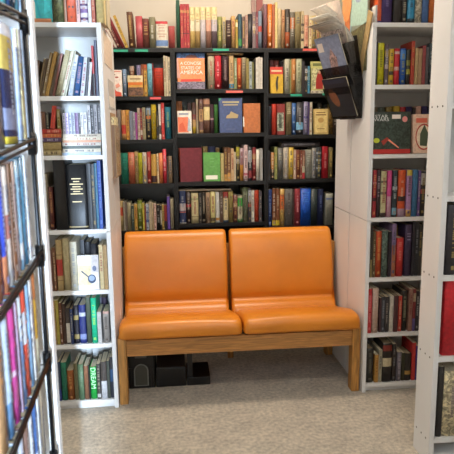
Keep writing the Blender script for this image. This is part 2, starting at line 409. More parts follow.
row(YB, ZT, W, g, [
 (176.5, 180, 0, '#24543e', {'title': None}), (180.4, 183.5, 4, '#a81e28', {'bands': ((.33, .35, '#301418'), (.8, .86, '#c89050')), 'title': '#c8a060'}), (183.7, 186.5, 4, '#a81e28', {'bands': ((.33, .35, '#301418'), (.8, .86, '#c89050')), 'title': '#c8a060'}), (186.7, 189.6, 4, '#a81e28', {'bands': ((.33, .35, '#301418'), (.8, .86, '#c89050')), 'title': '#c8a060'})]
 + [(x0, x1, 7, '#e6d49c', {'bands': ((0, .42, c1), (.42, .70, c2)), 'kind': 'cover', 'title': c3, 'tk': 'h', 'desc': 'cream and %s set volume' % c4}) for x0, x1, c1, c2, c3, c4 in
    ((189.9, 194.8, '#c8a860', '#e0d4b4', '#8c7848', 'gold'), (195, 200.2, '#a88850', '#d8ccb0', '#806840', 'ochre'), (200.4, 205.7, '#bcb4bc', '#c4bcc0', '#a09090', 'lilac'), (205.9, 211.2, '#8c6050', '#d8a088', '#b07060', 'salmon'), (211.4, 217.3, '#54444c', '#bcb0b8', '#8c7c80', 'plum'))] +
 [(217.6, 222, 16.5, '#8e9150', {'bands': ((.55, .75, '#4c5430'),)}), (222.2, 226, 17, '#d9c28c'), (226.2, 231.4, 20, '#4a3230', {'tk': 'h'}), (231.6, 235.4, 16, '#dcac68'), (235.6, 238, 19.5, '#a08428', {'bands': ((.75, .9, '#e8d8a8'),)}),
 (238.2, 242, 14, '#2a4a56', {'bands': ((.08, .28, '#3c8c50'),)}), (242.2, 245.2, 16.5, '#5b3d35'), (245.4, 248, 15, '#b08a78'), (248.2, 252.3, 14, '#201e22'), (252.5, 255.8, 12, '#7b666a', {'bands': ((.5, .62, '#c8b8b0'),)}), (256, 258.2, 11.5, '#702430'), (258.4, 262, 11, '#7c8ca0', {'bands': ((.45, .6, '#c04438'),)})], G, dmax=.2)
W = 'on top of '+RB
row(YB, ZT, W, g, [
 (263.8, 267.4, 4, '#8c6068'), (267.8, 272.2, 4, '#e0701c'), (272.4, 275, 4.5, '#a8542c'), (275.2, 277.6, 2, '#dcc884'), (277.9, 281.4, 8.5, '#e0caa0'), (281.6, 285, 10, '#cc9868', {'tk': 'h'}), (285.2, 290, 9, '#3a3028', {'bands': ((.0, .42, '#b8582c'),), 'title': '#d8d0c0'}), (290.2, 295, 12, '#70685a', {'bands': ((.55, .85, '#c06830'),)}),
 (295.2, 301, 11.5, '#a08e60', {'tk': 'h'}), (301.2, 304, 11, '#d0bc90', {'bands': ((.2, .27, '#3a2a20'), (.4, .47, '#3a2a20'), (.6, .67, '#3a2a20'))}), (304.2, 308.8, 15, '#dca484', {'bands': ((0, .07, '#201818'),)}), (309, 311.8, 15.5, '#e2d0a0'), (312, 316, 15.5, '#ccb072'), (316.2, 320, 15, '#d0b478'), (320.2, 324, 16, '#c4a664'), (324.2, 328, 19, '#b08a50'), (328.2, 332, 20, '#a88454')], G, dmax=.2)
# second row: top shelves
W = 'top shelf, '+LB
face_out(YB+.012, lz[0], 110.8, 122.3, 70, '#efe0d6', W, g, 'white face-out book with red swirls', gain=1.1, tilt=-.08, art=(('p', ((.0, .0), (.95, .0), (.9, .14), (.45, .2), (.25, .42), (0, .5)), '', '#c8503c'), ('e', .55, .72, .16, .03, '', '#8c3830'), ('e', .3, .82, .14, .025, '', '#6c4c44'), ('p', ((.5, .3), (.85, .38), (.7, .5), (.4, .42)), '', '#d8907c'), ('r', .2, .92, .9, .96, '', '#c87868')))
row(YB, lz[0], W, g, [(123, 126.6, 69, '#86a4c8', {'title': '#e8e8ec'})], G)
face_out(YB+.012, lz[0], 128, 143.4, 75.5, '#e0a43c', W, g, 'mustard face-out book with a brown picture', gain=G, tilt=-.08, art=(('r', 0, .68, 1, 1, 'cover', '#dcc89c'), ('r', .15, .8, .85, .86, '', '#8c6c48'), ('r', .04, .54, .96, .66, '', '#d87020'), ('r', .02, .02, .98, .42, 'print', '#6c4830')))
row(YB, lz[0], W, g, [(130, 134.5, 66, '#8c5a44', {'dy': .045, 'behind': True, 'bands': ((.85, 1, '#c8a890'),)}), (137, 141, 65, '#bca8d4', {'dy': .045, 'behind': True}), (141.4, 144, 64, '#b85c2c', {'dy': .045, 'behind': True})], G)
row(YB, lz[0], W, g, [(144, 147.2, 64.5, '#c8962e', {'bands': ((.82, 1, '#c05020'),)}), (147.6, 152.4, 63.5, '#6cb0c4', {'title': '#3a6c84'}), (152.6, 153.8, 63, '#7c2424'), (154, 163.6, 68, '#d2361e', {'tk': 'h', 'title': '#7c1c14', 'hard': True}), (163.8, 166, 55.5, '#c0b490'), (166.2, 168, 56, '#dcccac'), (168.2, 170.4, 57, '#dccca8')], G)
W = 'top shelf, '+MBK
fb, tk_, hh, dd = face_out(YB+.010, mz[0], 177, 204.8, 53, '#dc8450', W, g, 'large orange face-out book with white capital title', gain=1.25, thick=.03, tilt=-.06, art=(
 ('r', .0, .86, 1, 1, 'print', '#34588c'), ('p', ((.3, .86), (.75, .86), (.7, .92), (.55, .95), (.38, .93)), '', '#6c3c30'), ('r', .0, .0, 1, .2, 'print', '#6c6474'), ('p', ((.12, .2), (.9, .22), (.86, .28), (.14, .27)), '', '#c83a2c'), ('p', ((0, .3), (.12, .3), (.05, .84), (0, .84)), 'cover', '#b8887c')))
fr = (math.pi/2, 0, math.pi/2)
def cover_text(o, th, d, h, lines, m_):
    for txt, u, v, s_, sx_ in lines:
        lettering('cover_lettering', txt, s_, m_, o, (th/2+.0022, u*d, v*h), fr, sx=sx_)
wt = mat('#f4efe6', .5)
cover_text(fb, tk_, dd, hh, (('A CONCISE', .5, .71, .026, .95), ('STATES OF', .5, .58, .026, .95), ('AMERICA', .52, .455, .031, 1.05)), wt)
row(YB, mz[0], W, g, [(208, 214.4, 56, '#d4c4a4', {'title': '#a03c30', 'hard': True}), (214.8, 221.4, 55.5, '#cc1c2c', {'title': '#f0d8d0', 'hard': True, 'bands': ((.52, .535, '#701018'),)}), (221.8, 229, 56, '#3c2026', {'kind': 'print', 'title': '#c0a8a0'}), (229.2, 234, 55.5, '#cca874', {'bands': ((.03, .16, '#3c88b0'),)}), (234.2, 237, 58, '#7e8a5a'), (237.2, 241.6, 58, '#e0562a'), (241.9, 246, 57.5, '#ac9c7c', {'tk': 'h'}), (246.2, 249, 58.5, '#908040'), (249.3, 252, 61.5, '#acb8b8'), (252.2, 254, 62, '#74743c'), (256, 258, 57.5, '#e0dad0', {'title': None}), (258.2, 260.2, 57, '#d8d2c8', {'title': None}), (260.4, 262.6, 57.5, '#e4dcd0', {'title': None})], G)
lying(YB+.018, 207, 243, 53.2, 55.3, '#90703c', W, g, gain=G, order=20, desc='flat brown book lying across the others', zbase=at(225, 54.9, YB+.015).z)
W = 'top shelf, '+RB
row(YB, rz[0], W, g, [(269.5, 274, 60, '#6c2c2c', {'dy': .05, 'behind': True}), (274.3, 279, 60.5, '#8c3c34', {'dy': .05, 'behind': True}), (280, 283.5, 61.5, '#3a3034', {'dy': .05, 'behind': True})], G)
face_out(YB+.012, rz[0], 270.2, 283.2, 67, '#dcb028', W, g, 'yellow face-out book with a red title panel', gain=G, tilt=-.08, art=(('r', .0, .72, 1, 1, 'cover', '#c83c2c'), ('r', .1, .82, .9, .88, '', '#e8c8a0'), ('p', ((.5, .05), (.62, .2), (.6, .45), (.66, .62), (.55, .66), (.42, .4), (.45, .2)), '', '#3a3020')))
row(YB, rz[0], W, g, [(285, 289.8, 59, '#dcd8bc', {'title': '#28282c'}), (290, 291.4, 59.5, '#909058'), (291.6, 295.8, 59, '#dc904c', {'title': '#f0e0c0'}), (296, 302, 59, '#d8dab4', {'title': '#3c4430'}), (302.2, 304.8, 61, '#2a2428'), (305, 307.6, 66, '#22242a', {'bands': ((.5, .62, '#d0ccc8'), (.75, .9, '#b8b8bc'))}), (307.9, 310, 66, '#3c80a0')], G)
lying(YB+.016, 310.8, 328, 90, 93, '#dcd0bc', W, g, gain=G, order=21, desc='flat white book lying under the robed-figure book', zbase=rz[0], depth=.14)
zz0 = rz[0]+(at(319, 90, YB).z-at(319, 93, YB).z)
face_out(YB+.02, zz0, 310.8, 327.6, 61.5, '#ccc878', W, g, 'pale yellow face-out book with a red robed figure', gain=G, tilt=-.05, art=(('r', .06, .04, .94, .76, 'print', '#b8b488'), ('p', ((.3, .05), (.72, .05), (.74, .4), (.62, .6), (.52, .7), (.42, .6), (.32, .4)), '', '#a02c24'), ('e', .52, .62, .07, .05, '', '#c89878'), ('r', .12, .84, .86, .94, '', '#6c7040')))
# third row
W = 'second shelf, '+LB
row(YB, lz[1], W, g, [(112, 117, 110.5, '#8e3c30'), (117.3, 121, 109.5, '#9c9088', {'tk': 'h'}), (121.3, 126, 110, '#dca060', {'bands': ((.2, .5, '#cc3c30'),)}), (126.2, 129.4, 110, '#e4a038'), (129.6, 133, 111, '#7f8698'), (133.2, 135.2, 112, '#b8b4bc'), (135.4, 137.4, 112.5, '#a8489c'), (137.6, 140, 108, '#ccbcac'), (140.2, 142.4, 108.5, '#7e2c34', {'bands': ((.15, .3, '#d8c8b8'),)}), (142.6, 145.6, 107.5, '#a09670'), (146, 151, 106.5, '#262a38', {'bands': ((.62, .72, '#d87030'), (.75, .95, '#8ca0b4'))}), (151.4, 156.4, 104.5, '#e6c424', {'title': '#3a3420'}), (156.6, 158.6, 111, '#282428'), (158.8, 161, 104, '#dcd6cc', {'bands': ((.0, .15, '#d8d8d0'), (.15, .4, '#4a4440'))}), (161.4, 164.4, 102.5, '#cc302a'), (165, 171, 107, '#24809c', {'title': '#c8c070', 'hard': True})], G)
W = 'second shelf, '+MBK
row(YB, mz[1], W, g, [(176, 182.5, 101, '#a8602c', {'dy': .05, 'behind': True, 'title': None}), (184, 187, 106, '#2c3424', {'dy': .05, 'behind': True}), (188, 191, 103, '#5c3c3c', {'dy': .05, 'behind': True})], G)
face_out(YB+.012, mz[1], 177.4, 191.8, 111, '#ece4d8', W, g, 'small white face-out book with an orange picture', gain=1.15, tilt=-.08, art=(('r', .05, .04, .78, .72, 'cover', '#dc7450'), ('p', ((.1, .06), (.6, .1), (.4, .5), (.15, .4)), '', '#c85838'), ('p', ((.7, .1), (.95, .1), (.9, .6), (.78, .7)), 'cover', '#9cacb8'), ('r', .12, .82, .8, .9, '', '#8890a0')))
row(YB, mz[1], W, g, [(192.4, 196, 102.5, '#c8a068', {'bands': ((.0, .22, '#c8a828'), (.45, .62, '#8c2c30'), (.62, 1, '#4c2c28'))}), (196.3, 198.2, 99, '#ac9e84'), (198.9, 203.4, 99, '#c89c68', {'bands': ((.7, 1, '#4c2824'), (.1, .35, '#6c4c48'))}), (203.7, 210, 98.5, '#6c4638', {'bands': ((.38, .76, '#f0dc9c'), (.84, .97, '#b8886c'))}), (210.3, 214, 104, '#3c202c', {'bands': ((.46, .52, '#b89098'),)}), (214.3, 218, 104.5, '#3c7c34', {'title': None})], G)
fb, tk_, hh, dd = face_out(YB+.010, mz[1], 219, 242.2, 98.3, '#3f5080', W, g, 'tall blue face-out book with a gold ship emblem', gain=1.1, thick=.03, tilt=-.05, art=(('r', .16, .86, .88, .91, '', '#a89c78'), ('r', .2, .79, .82, .825, '', '#a89c78'), ('p', ((.3, .42), (.8, .42), (.84, .52), (.7, .56), (.52, .62), (.46, .54), (.34, .5)), '', '#a8946c'), ('p', ((0, .9), (.1, .97), (.1, 1), (0, 1)), '', '#48a070'), ('r', .3, .1, .7, .115, '', '#68708c')))
face_out(YB+.014, mz[1], 243.2, 260.3, 103.5, '#bc6a34', W, g, 'brown leather face-out book with a white sticker at its edge', gain=1.1, thick=.03, tilt=-.04, hard=True, art=(('p', ((.0, .2), (.07, .2), (.06, .52), (0, .56)), '', '#e8e4dc'),))
W = 'second shelf, '+RB
row(YB, rz[1], W, g, [(268.5, 271.8, 106, '#2c2c38', {'title': None}), (272, 276.4, 104, '#e0402c', {'title': None})], G)
face_out(YB+.012, rz[1], 276.6, 285, 104, '#8c2420', W, g, 'maroon face-out book with a grey picture panel', gain=G, tilt=-.03, thick=.03, art=(('r', .08, .12, .86, .72, 'print', '#a0a490'), ('r', .3, .2, .62, .66, 'print', '#4c5448')))
row(YB, rz[1], W, g, [(286.3, 291.8, 102, '#8e8058', {'tk': 'h'}), (292, 296, 103, '#2c5ca0', {'title': '#c8d4e8'}), (296.3, 303.6, 102, '#24242c', {'bands': ((.15, .38, '#78b4dc'),), 'title': '#d8d4d0'}), (304, 307.8, 101.5, '#b4acd0', {'bands': ((.5, .56, '#5c4c9c'),)}), (308, 309.6, 102, '#4c3c70'), (309.8, 312.2, 102, '#d4ccb4')], G)
row(YB, rz[1], W, g, [(317.6, 321.5, 103.5, '#4c4c44', {'dy': .05, 'behind': True}), (323.6, 327.5, 104, '#3c403c', {'dy': .05, 'behind': True})], G)
face_out(YB+.012, rz[1], 313.4, 328.4, 109, '#e0c47c', W, g, 'cream face-out book with an ornate brown title', gain=G, tilt=-.05, art=(('r', .06, .04, .94, .96, '', '#b88c50'), ('r', .09, .06, .91, .94, 'cover', '#e4cc88'), ('r', .2, .84, .8, .88, '', '#8c6438'), ('r', .15, .74, .85, .79, '', '#8c6438'), ('e', .5, .55, .2, .1, '', '#c49c5c'), ('r', .25, .2, .75, .23, '', '#9c7444')))
row(YB, rz[1], W, g, [(329.3, 333.2, 104, '#9c7838', {'kind': 'print', 'title': None}), (333.6, 337, 106, '#3a2c24')], G)
# fourth row
W = 'third shelf, '+LB
row(YB, lz[2], W, g, [(114.5, 120.5, 157.5, '#5c564c'), (121, 128.3, 153, '#1c8c72', {'tk': 'h', 'hard': True, 'title': '#0c5444'}), (128.5, 134.8, 152.3, '#c06040', {'hard': True, 'tk': 'h', 'title': '#e0b880'}), (135, 138.4, 151.5, '#dcbc7c'), (138.6, 142.4, 152.8, '#d8d828', {'title': None}), (142.6, 147, 152.3, '#f2e6d8', {'title': '#c8a030'}), (147.2, 151, 151.8, '#c83c34', {'title': '#f0d0b0'}), (151.2, 156.8, 154.3, '#dcac50', {'bands': ((.04, .26, '#3c1c1c'),)}), (157, 158.9, 153.5, '#e8c898'), (159.1, 162.8, 153, '#e47c44'), (163, 166.5, 149.3, '#dc3448'), (166.7, 168.4, 157, '#3c3030'), (168.6, 172.4, 156.5, '#bc9c78')], G)
W = 'third shelf, '+MBK
row(YB, mz[2], W, g, [(203, 208, 146.5, '#bc9c5c', {'dy': .05, 'behind': True}), (208.3, 215.6, 146.5, '#242c64', {'dy': .05, 'behind': True, 'title': '#8088a8', 'tk': 'h'}), (216, 219.6, 148, '#b09058', {'dy': .05, 'behind': True})], G)
face_out(YB+.014, mz[2], 179, 201.5, 148, '#702430', W, g, 'huge maroon leather tome with its rusty spine turned left', gain=1.15, thick=.055, tilt=-.0, yaw=.17, hard=True, bands=((0, 1, '#a04428'),))
face_out(YB+.012, mz[2], 203.2, 220.4, 152.6, '#5ca448', W, g, 'green face-out book with a white label near its foot', gain=1.1, thick=.02, tilt=-.05, hard=True, art=(('r', .14, .07, .84, .21, '', '#ecead8'), ('r', .4, .78, .66, .79, '', '#88b878'), ('r', .42, .68, .64, .69, '', '#88b878'), ('r', .36, .5, .7, .51, '', '#88b878')))
row(YB, mz[2], W, g, [(220.8, 224, 153.5, '#ccbc78'), (224.3, 227.4, 147.5, '#6c4424', {'bands': ((0, .2, '#d8a050'),)}), (227.6, 230.6, 147.5, '#7c4c28', {'bands': ((0, .25, '#dca050'),)}), (230.9, 234, 148.5, '#dcb484'), (234.2, 236, 152, '#d8c8a8'), (236.3, 239.6, 146, '#2b2a22', {'bands': ((.7, .97, '#b8b028'), (.5, .62, '#d8d0c8'))}), (239.9, 243.5, 148, '#9c8088', {'bands': ((0, .5, '#cc8c30'),)}), (243.8, 248, 145, '#eccccc', {'bands': ((.15, .22, '#c06070'),)}), (248.3, 252, 147, '#24222a', {'bands': ((.55, .9, '#c8ccd4'), (.08, .3, '#8c2c34'))}), (252.6, 256, 147.5, '#94282c', {'bands': ((.65, .8, '#c8a060'),)}), (256.3, 259.6, 149.5, '#dcdacc', {'title': None}), (259.9, 262.8, 148.5, '#aaaaa8', {'title': None})], G)
W = 'third shelf, '+RB
row(YB, rz[2], W, g, [(268.2, 270.6, 151, '#1c181c', {'title': None}), (271, 274.3, 152.5, '#b0702c', {'bands': ((0, .38, '#241c18'),)}), (274.6, 277.4, 147, '#8e9250'), (277.7, 283, 147.8, '#5c5c58', {'tk': 'h', 'hard': True}), (283.4, 288.8, 147.5, '#e8dcc8', {'title': '#7c7c90'}), (289, 293.6, 147.5, '#dcb840'), (293.8, 296, 150, '#dcbca4'), (296.2, 300.2, 150, '#904a34'), (300.4, 302.2, 150.5, '#88442e'), (302.4, 305, 150.5, '#8c5440', {'bands': ((0, .22, '#b8282c'), (.22, .45, '#c8c8a8'))}), (305.3, 312, 149.5, '#b4b4a4', {'tk': 'h', 'title': '#7c7c70', 'hard': True}), (312.3, 316, 148, '#d0ccc4'), (316.3, 321.6, 147, '#3a3e42', {'bands': ((.3, .36, '#a0a8b0'), (.55, .62, '#a0a8b0'), (.78, .84, '#a0a8b0'))}), (322.2, 328.4, 146.5, '#cc1c2c', {'title': '#f0c0b8', 'hard': True}), (329, 333, 147.5, '#8e7e50')], G)
zq = at(300, 147.2, YB+.02).z
lying(YB+.02, 281.5, 320, 140.8, 145.8, '#28242a', W, g, gain=1.2, order=22, desc='flat black book lying across the others', zbase=zq+.001, depth=.15, title='#6c6c70')
# fifth row
W = 'fourth shelf, '+LB
row(YB, lz[3], W, g, [(114, 123.4, 201, '#dcbc7c', {'bands': ((.5, .78, '#c84c2c'),), 'hard': True}), (123.6, 125.2, 202, '#b0a490'), (125.4, 127.2, 202, '#7c6c60'), (127.4, 131.4, 203, '#d4c498'), (131.6, 134.2, 205.5, '#384840'), (134.4, 137.6, 204, '#cc9a38'), (137.8, 142.4, 200.5, '#7c8c24', {'bands': ((.75, .9, '#b8c060'),)}), (142.6, 144.6, 203, '#d0bc40'), (144.8, 146, 206, '#8c2c28'), (146.2, 149, 204, '#b8c0d0', {'bands': ((.3, .4, '#4c5c9c'), (.65, .7, '#4c5c9c'))}), (149.2, 152, 202, '#ccb898'), (152.2, 153.8, 203, '#d4bc94'), (154, 156.4, 203.5, '#e4bcac'), (156.8, 160.2, 205, '#221e1c', {'title': '#e0dcd4'}), (160.4, 162, 205.5, '#2c2420', {'bands': ((.2, .8, '#c8c0a8'),)}), (162.2, 164.2, 204.5, '#c4a450'), (164.5, 167, 205, '#902420', {'bands': ((0, .35, '#241818'),)}), (167.3, 170, 196.5, '#6c4ab0', {'title': None}), (170.3, 174, 199, '#ccc09c')], G)
W = 'fourth shelf, '+MBK
row(YB, mz[3], W, g, [(179.6, 186, 191, '#20305c', {'bands': ((0, .04, '#e8e4e0'), (.34, .37, '#d86c60'), (.4, .62, '#c8b8b8')), 'desc': 'thick navy book with a white edged picture', 'hard': True}), (186.4, 191, 192, '#2c1a1c', {'bands': ((.52, .62, '#c82c40'),)}), (191.4, 198.6, 193, '#e2d4a0', {'bands': ((.78, .82, '#9cac78'), (.2, .23, '#8c7c50')), 'hard': True}), (199, 202, 192.5, '#221c1a', {'title': '#c8c0b0'}), (202.2, 205.6, 192.5, '#2a2220'), (206, 210.4, 192.5, '#d4b08c'), (210.7, 215.4, 191.5, '#c8bc78', {'bands': ((.05, .16, '#5c4c28'),)}), (215.7, 219.6, 191.8, '#e0e0d8', {'bands': ((.08, .16, '#c89040'),)}), (220, 223, 192, '#584030'), (223.3, 228.4, 191.8, '#e0cc9a', {'bands': ((.8, 1, '#94281f'), (0, .08, '#4c6480')), 'hard': True}), (228.7, 233.2, 191.5, '#bca65c'), (233.5, 237.5, 195, '#6c2e2c', {'bands': ((.55, .7, '#d0b090'),)}), (237.8, 242.6, 196, '#d8ccac', {'bands': ((.6, .92, '#2ca438'), (.0, .12, '#4c9c48')), 'desc': 'cream book with a bright green panel'}), (242.9, 248, 187.3, '#8e9878', {'bands': ((.88, 1, '#5c6840'),)}), (248.3, 251.4, 188.5, '#34303c', {'bands': ((.45, .55, '#b83038'), (.6, .95, '#b0b4bc'))}), (251.6, 254.3, 190.5, '#e4e0d0', {'title': '#3a3838'}), (254.5, 258.8, 190.2, '#e04a28', {'title': '#7c1c14'}), (259.1, 261.8, 191, '#443c44')], G)
zq = at(205, 191, YB+.02).z
lying(YB+.02, 178.5, 231, 189, 190.6, '#b09a7c', W, g, gain=G, order=23, desc='flat tan magazine lying across the others', zbase=zq+.001, depth=.16)
W = 'fourth shelf, '+RB
row(YB, rz[3], W, g, [(268, 272.2, 189.5, '#2c4890', {'title': '#a8b8dc'}), (272.4, 276, 188.5, '#7c4424', {'bands': ((.03, .16, '#e0c830'),)}), (276.2, 279.8, 188.5, '#804828', {'bands': ((.03, .16, '#e0c830'),)}), (280.1, 284.4, 189, '#e0b460', {'bands': ((.45, .85, '#e07038'),)}), (284.7, 293.2, 189.2, '#88847e', {'hard': True}), (293.4, 294.6, 190, '#4c2420'), (294.8, 300.4, 188.8, '#c04450', {'title': '#e8b8b8', 'hard': True}), (300.7, 310.8, 188.5, '#1458d0', {'title': '#5c9cf0', 'hard': True, 'tk': 'h'}), (311.1, 317.4, 189, '#22302e', {'hard': True}), (317.8, 323.6, 189, '#1e2854', {'title': '#8898cc', 'hard': True}), (325.8, 333, 193.5, '#b0b2a4', {'bands': ((.8, .86, '#6c7ca8'),), 'title': None})], G)
# ------------------------------------------------------------------ books, white bookcase left of the bench
GL = .85; g = 'books in the white bookcase left of the bench'; WL = 'white bookcase left of bench'
yl = YF-.005
W = 'on top of '+WL
row(yl, 1.822, W, g, [(63.5, 66, -20, '#8c5a38'), (66.2, 75.5, -14, '#e06040', {'hard': True, 'title': None, 'desc': 'thick coral book with two dark round eyes'}), (76, 79.4, -12, '#e8b0a8'), (79.8, 87.4, -12, '#f0e8f0', {'bands': ((.1, .17, '#54306c'), (.3, .42, '#8c6ca8'), (.5, .56, '#54306c')), 'desc': 'white book with purple stripes'}), (87.8, 91, -12, '#f0ecec'), (91.3, 94.8, -9, '#d06048')], GL, ymid=5, dmax=.2)
# round dark eyes on the coral book are printed discs
bo = BOOKS[-5][0]; mbk = MB(); wbk = BOOKS[-5][4]
for s_ in (-1, 1): mbk.quad([(s_*wbk*.2+wbk*.13*math.cos(k*math.pi/8), -.0008, .068+wbk*.13*math.sin(k*math.pi/8)) for k in range(16)], mat('#3c2420', .4))
mbk.quad([(q[0]*wbk, -.0008, q[1]) for q in ((-.12, .03), (0, .02), (.12, .03), (0, .026))], mat('#3c2420', .4))
mbk.build('printed_face', bo)
row(yl, 1.822, W, g, [(95.4, 103.5, -30, '#f2dc98', {'title': None, 'hard': True, 'desc': 'thick cream book'}), (104, 106.5, -26, '#c8bc9c', {'dy': .06})], GL, dmax=.2)
# turquoise cloth bag + olive patterned book at the left end
row(yl, 1.822, W, g, [(52.8, 63, -18, '#5c5c34', {'kind': 'print', 'title': None, 'desc': 'olive patterned book'}), ], GL, dmax=.2)
face_out(yl+.03, 1.822, 33.5, 51.5, -20, '#34ccd4', W, g, thick=.05, gain=1.0, tilt=-.03, kind='cover', label='bright turquoise book standing face out at the left end of the white bookcase top', art=(('p', ((.0, .55), (.35, .0), (.42, .0), (.1, .7)), '', '#20a4b4'), ('p', ((.55, .2), (.9, .3), (.85, .9), (.6, .8)), 'cover', '#4cdce4')))
lying(yl+.008, 33.5, 51, 18.5, 22.5, '#c87848', W, g, gain=1, order=30, desc='small tan book lying under the turquoise one', zbase=1.8225, depth=.02)
W = 'top shelf, '+WL
row(yl, lw[0], W, g, [
 (34, 37, 60, '#5c3a1c', {'lean': 5}), (37.2, 39.4, 58, '#7a6038', {'lean': 9}), (39.6, 41.4, 58, '#5c4428', {'lean': 9}), (41.6, 44.4, 52, '#94784c', {'lean': 11}), (44.6, 48.6, 51, '#bc8c38', {'lean': 12}), (48.8, 52, 54, '#54422c', {'lean': 12}), (52.2, 54.5, 53, '#8c4c40', {'lean': 11}),
 (55, 60.4, 49.2, '#bcb08c', {'lean': 13, 'title': '#8c7c54'}), (60.6, 64, 50, '#c8c0a4', {'lean': 13}), (64.2, 66, 50, '#a8a48c', {'lean': 13}), (67.5, 72.5, 54, '#d4d8e0', {'lean': 8.5, 'title': '#5c6c90'}), (73.6, 79, 55.8, '#2c5890', {'lean': 7, 'title': '#c87880'}), (80, 84, 56, '#c8ccd8', {'lean': 6, 'title': '#9c3c44'}), (84.3, 86.8, 57, '#343840', {'lean': 5}), (87.4, 90, 62, '#e4e6ec', {'lean': 4}),
 (92.2, 94.4, 45.5, '#cc3034', {'bands': ((0, .45, '#383840'),), 'title': None}), (95, 97.5, 39.8, '#5c6480', {'title': None})], GL)
W = 'second shelf, '+WL
def stack(items, x0, x1, Y, z, W, gain, depth=.15, order0=40, **kw):
    for i, (y0, y1, c, dx, o) in enumerate(items):
        t = at((x0+x1)/2, y0, Y).z-at((x0+x1)/2, y1, Y).z
        a = at(x0+dx, (y0+y1)/2, Y).x; b = at(x1-abs(dx)*.5, (y0+y1)/2, Y).x
        make_book(t-.0004, b-a, depth, c, (a, Y+abs(dx)*.001, z+t/2), (0, math.pi/2, 0), o.get('desc'), W, g, gain, order=order0+i, title=o.get('title', 'auto'), bands=o.get('bands', ()), **kw)
        z += t
    return z
zt1 = stack([(149, 154.3, '#c8b078', 0, {}), (140.5, 149, '#b89a5c', .6, {'desc': 'thick flat khaki book'}), (136, 140.2, '#4a2c58', .3, {}), (132, 136, '#cc5c24', 0, {}), (127.3, 132, '#c83424', .2, {})], 40.5, 61.3, yl+.012, lw[1], W, GL)
zt2 = stack([(151.3, 154, '#b8d0ec', 0, {'title': None}), (147.5, 151.3, '#e4dcc8', .3, {}), (144.6, 147.5, '#4c5854', .5, {}), (141.3, 144.6, '#dcd8d0', 0, {}), (139, 141.3, '#e8a888', .4, {}), (136, 139, '#e8dcc4', .2, {}), (132.8, 136, '#dcd0bc', .5, {})], 62.2, 101, yl+.012, lw[1], W, GL, order0=50, name='magazine', cat='magazine')
row(yl, zt1+.0005, W, g, [(41, 45.5, 111.5, '#6c4024'), (46, 49, 112.5, '#2c2820', {}), (50, 54.6, 105.5, '#cc3820', {'lean': 3.5}), (57, 60.4, 109, '#8c7430')], GL)
W = 'grey magazine row, second shelf, '+WL
ml = [(62.6, 65.4, 113, '#988c8c'), (65.7, 68.6, 113, '#c4b0d8'), (68.9, 71.8, 113, '#a4a8bc'), (72.1, 75, 113, '#9ca4b4'), (75.3, 78.4, 113, '#806090'), (78.7, 80.2, 113, '#4c4c58'), (80.5, 83.2, 112.5, '#ecece8'), (83.5, 87, 112.5, '#dcdce4'), (87.6, 90.6, 105.5, '#c8c8cc'), (90.9, 93.6, 104.5, '#2c2c34'), (93.9, 97.2, 104.5, '#a4a4ac'), (97.5, 100.8, 104.8, '#54545c')]
row(yl, zt2+.0005, 'second shelf, '+WL, 'grey magazines in the white bookcase left of the bench', [(a, b, c, d, {'name': 'magazine', 'cat': 'magazine', 'title': ('#3c3444' if lum(d) > .4 else '#d8d8dc')}) for a, b, c, d in ml], GL, dmax=.13)
W = 'third shelf, '+WL
row(yl, lw[2], W, g, [(43.5, 48.8, 174, '#b4a488', {'dy': .03, 'title': None}), (49.2, 53.8, 187, '#581810', {'title': '#c89850', 'hard': True}), (54.4, 66.6, 160, '#100f12', {'title': None, 'hard': True}),
 (67.2, 87, 164.5, '#121418', {'title': None, 'hard': True, 'bands': ((.03, .05, '#a89468'),), 'desc': 'very thick black volume with gold title lines'}), (87.6, 91.6, 163.5, '#14161c', {'title': None}), (91.8, 95.2, 164, '#2a2c34'), (95.4, 98, 163, '#24688c', {'title': None}), (98.2, 101.8, 160.5, '#2450b8', {'title': '#7c9cdc'})], GL, dmax=.2)
bo = BOOKS[-5][0]; wbk = BOOKS[-5][4]; mbk = MB(); gm = mat('#c8b488', .4)
for k, (z_, w_) in enumerate(((.235, .3), (.222, .2), (.21, .42), (.198, .26), (.187, .38), (.176, .22), (.165, .4), (.128, .3))): mbk.quad([(-wbk*w_*.8, -.0009, z_), (wbk*w_*.8, -.0009, z_), (wbk*w_*.8, -.0009, z_+.005), (-wbk*w_*.8, -.0009, z_+.005)], gm)
mbk.build('gold_lettering', bo)
W = 'fourth shelf, '+WL
row(yl, lw[3], W, g, [(50, 53, 250, '#64341c'), (53.2, 56, 248, '#74401f'), (56.4, 62.6, 240, '#c4a46c', {'bands': ((.3, .62, '#b82c20'), (.7, .72, '#8c6c40'), (.2, .22, '#8c6c40')), 'hard': True, 'title': None, 'desc': 'tan book with a red spine label'}), (63, 69.8, 238.5, '#ccbc8c', {'hard': True, 'tk': 'v', 'title': '#9c8c60'}), (70.1, 77.4, 242, '#d0c8b0', {'title': '#7c8490'})], GL)
row(yl, lw[3], W, g, [(81, 85, 240, '#2c2a30', {'dy': .08, 'behind': True, 'title': None}), (85.2, 91, 242, '#24242a', {'dy': .08, 'behind': True, 'title': None}), (91.2, 97, 243.5, '#34343a', {'dy': .08, 'behind': True, 'title': None})], GL)
row(yl, lw[3], W, g, [(99.5, 103.4, 245, '#dcc490'), (103.6, 107.6, 245.5, '#b8925c')], GL)
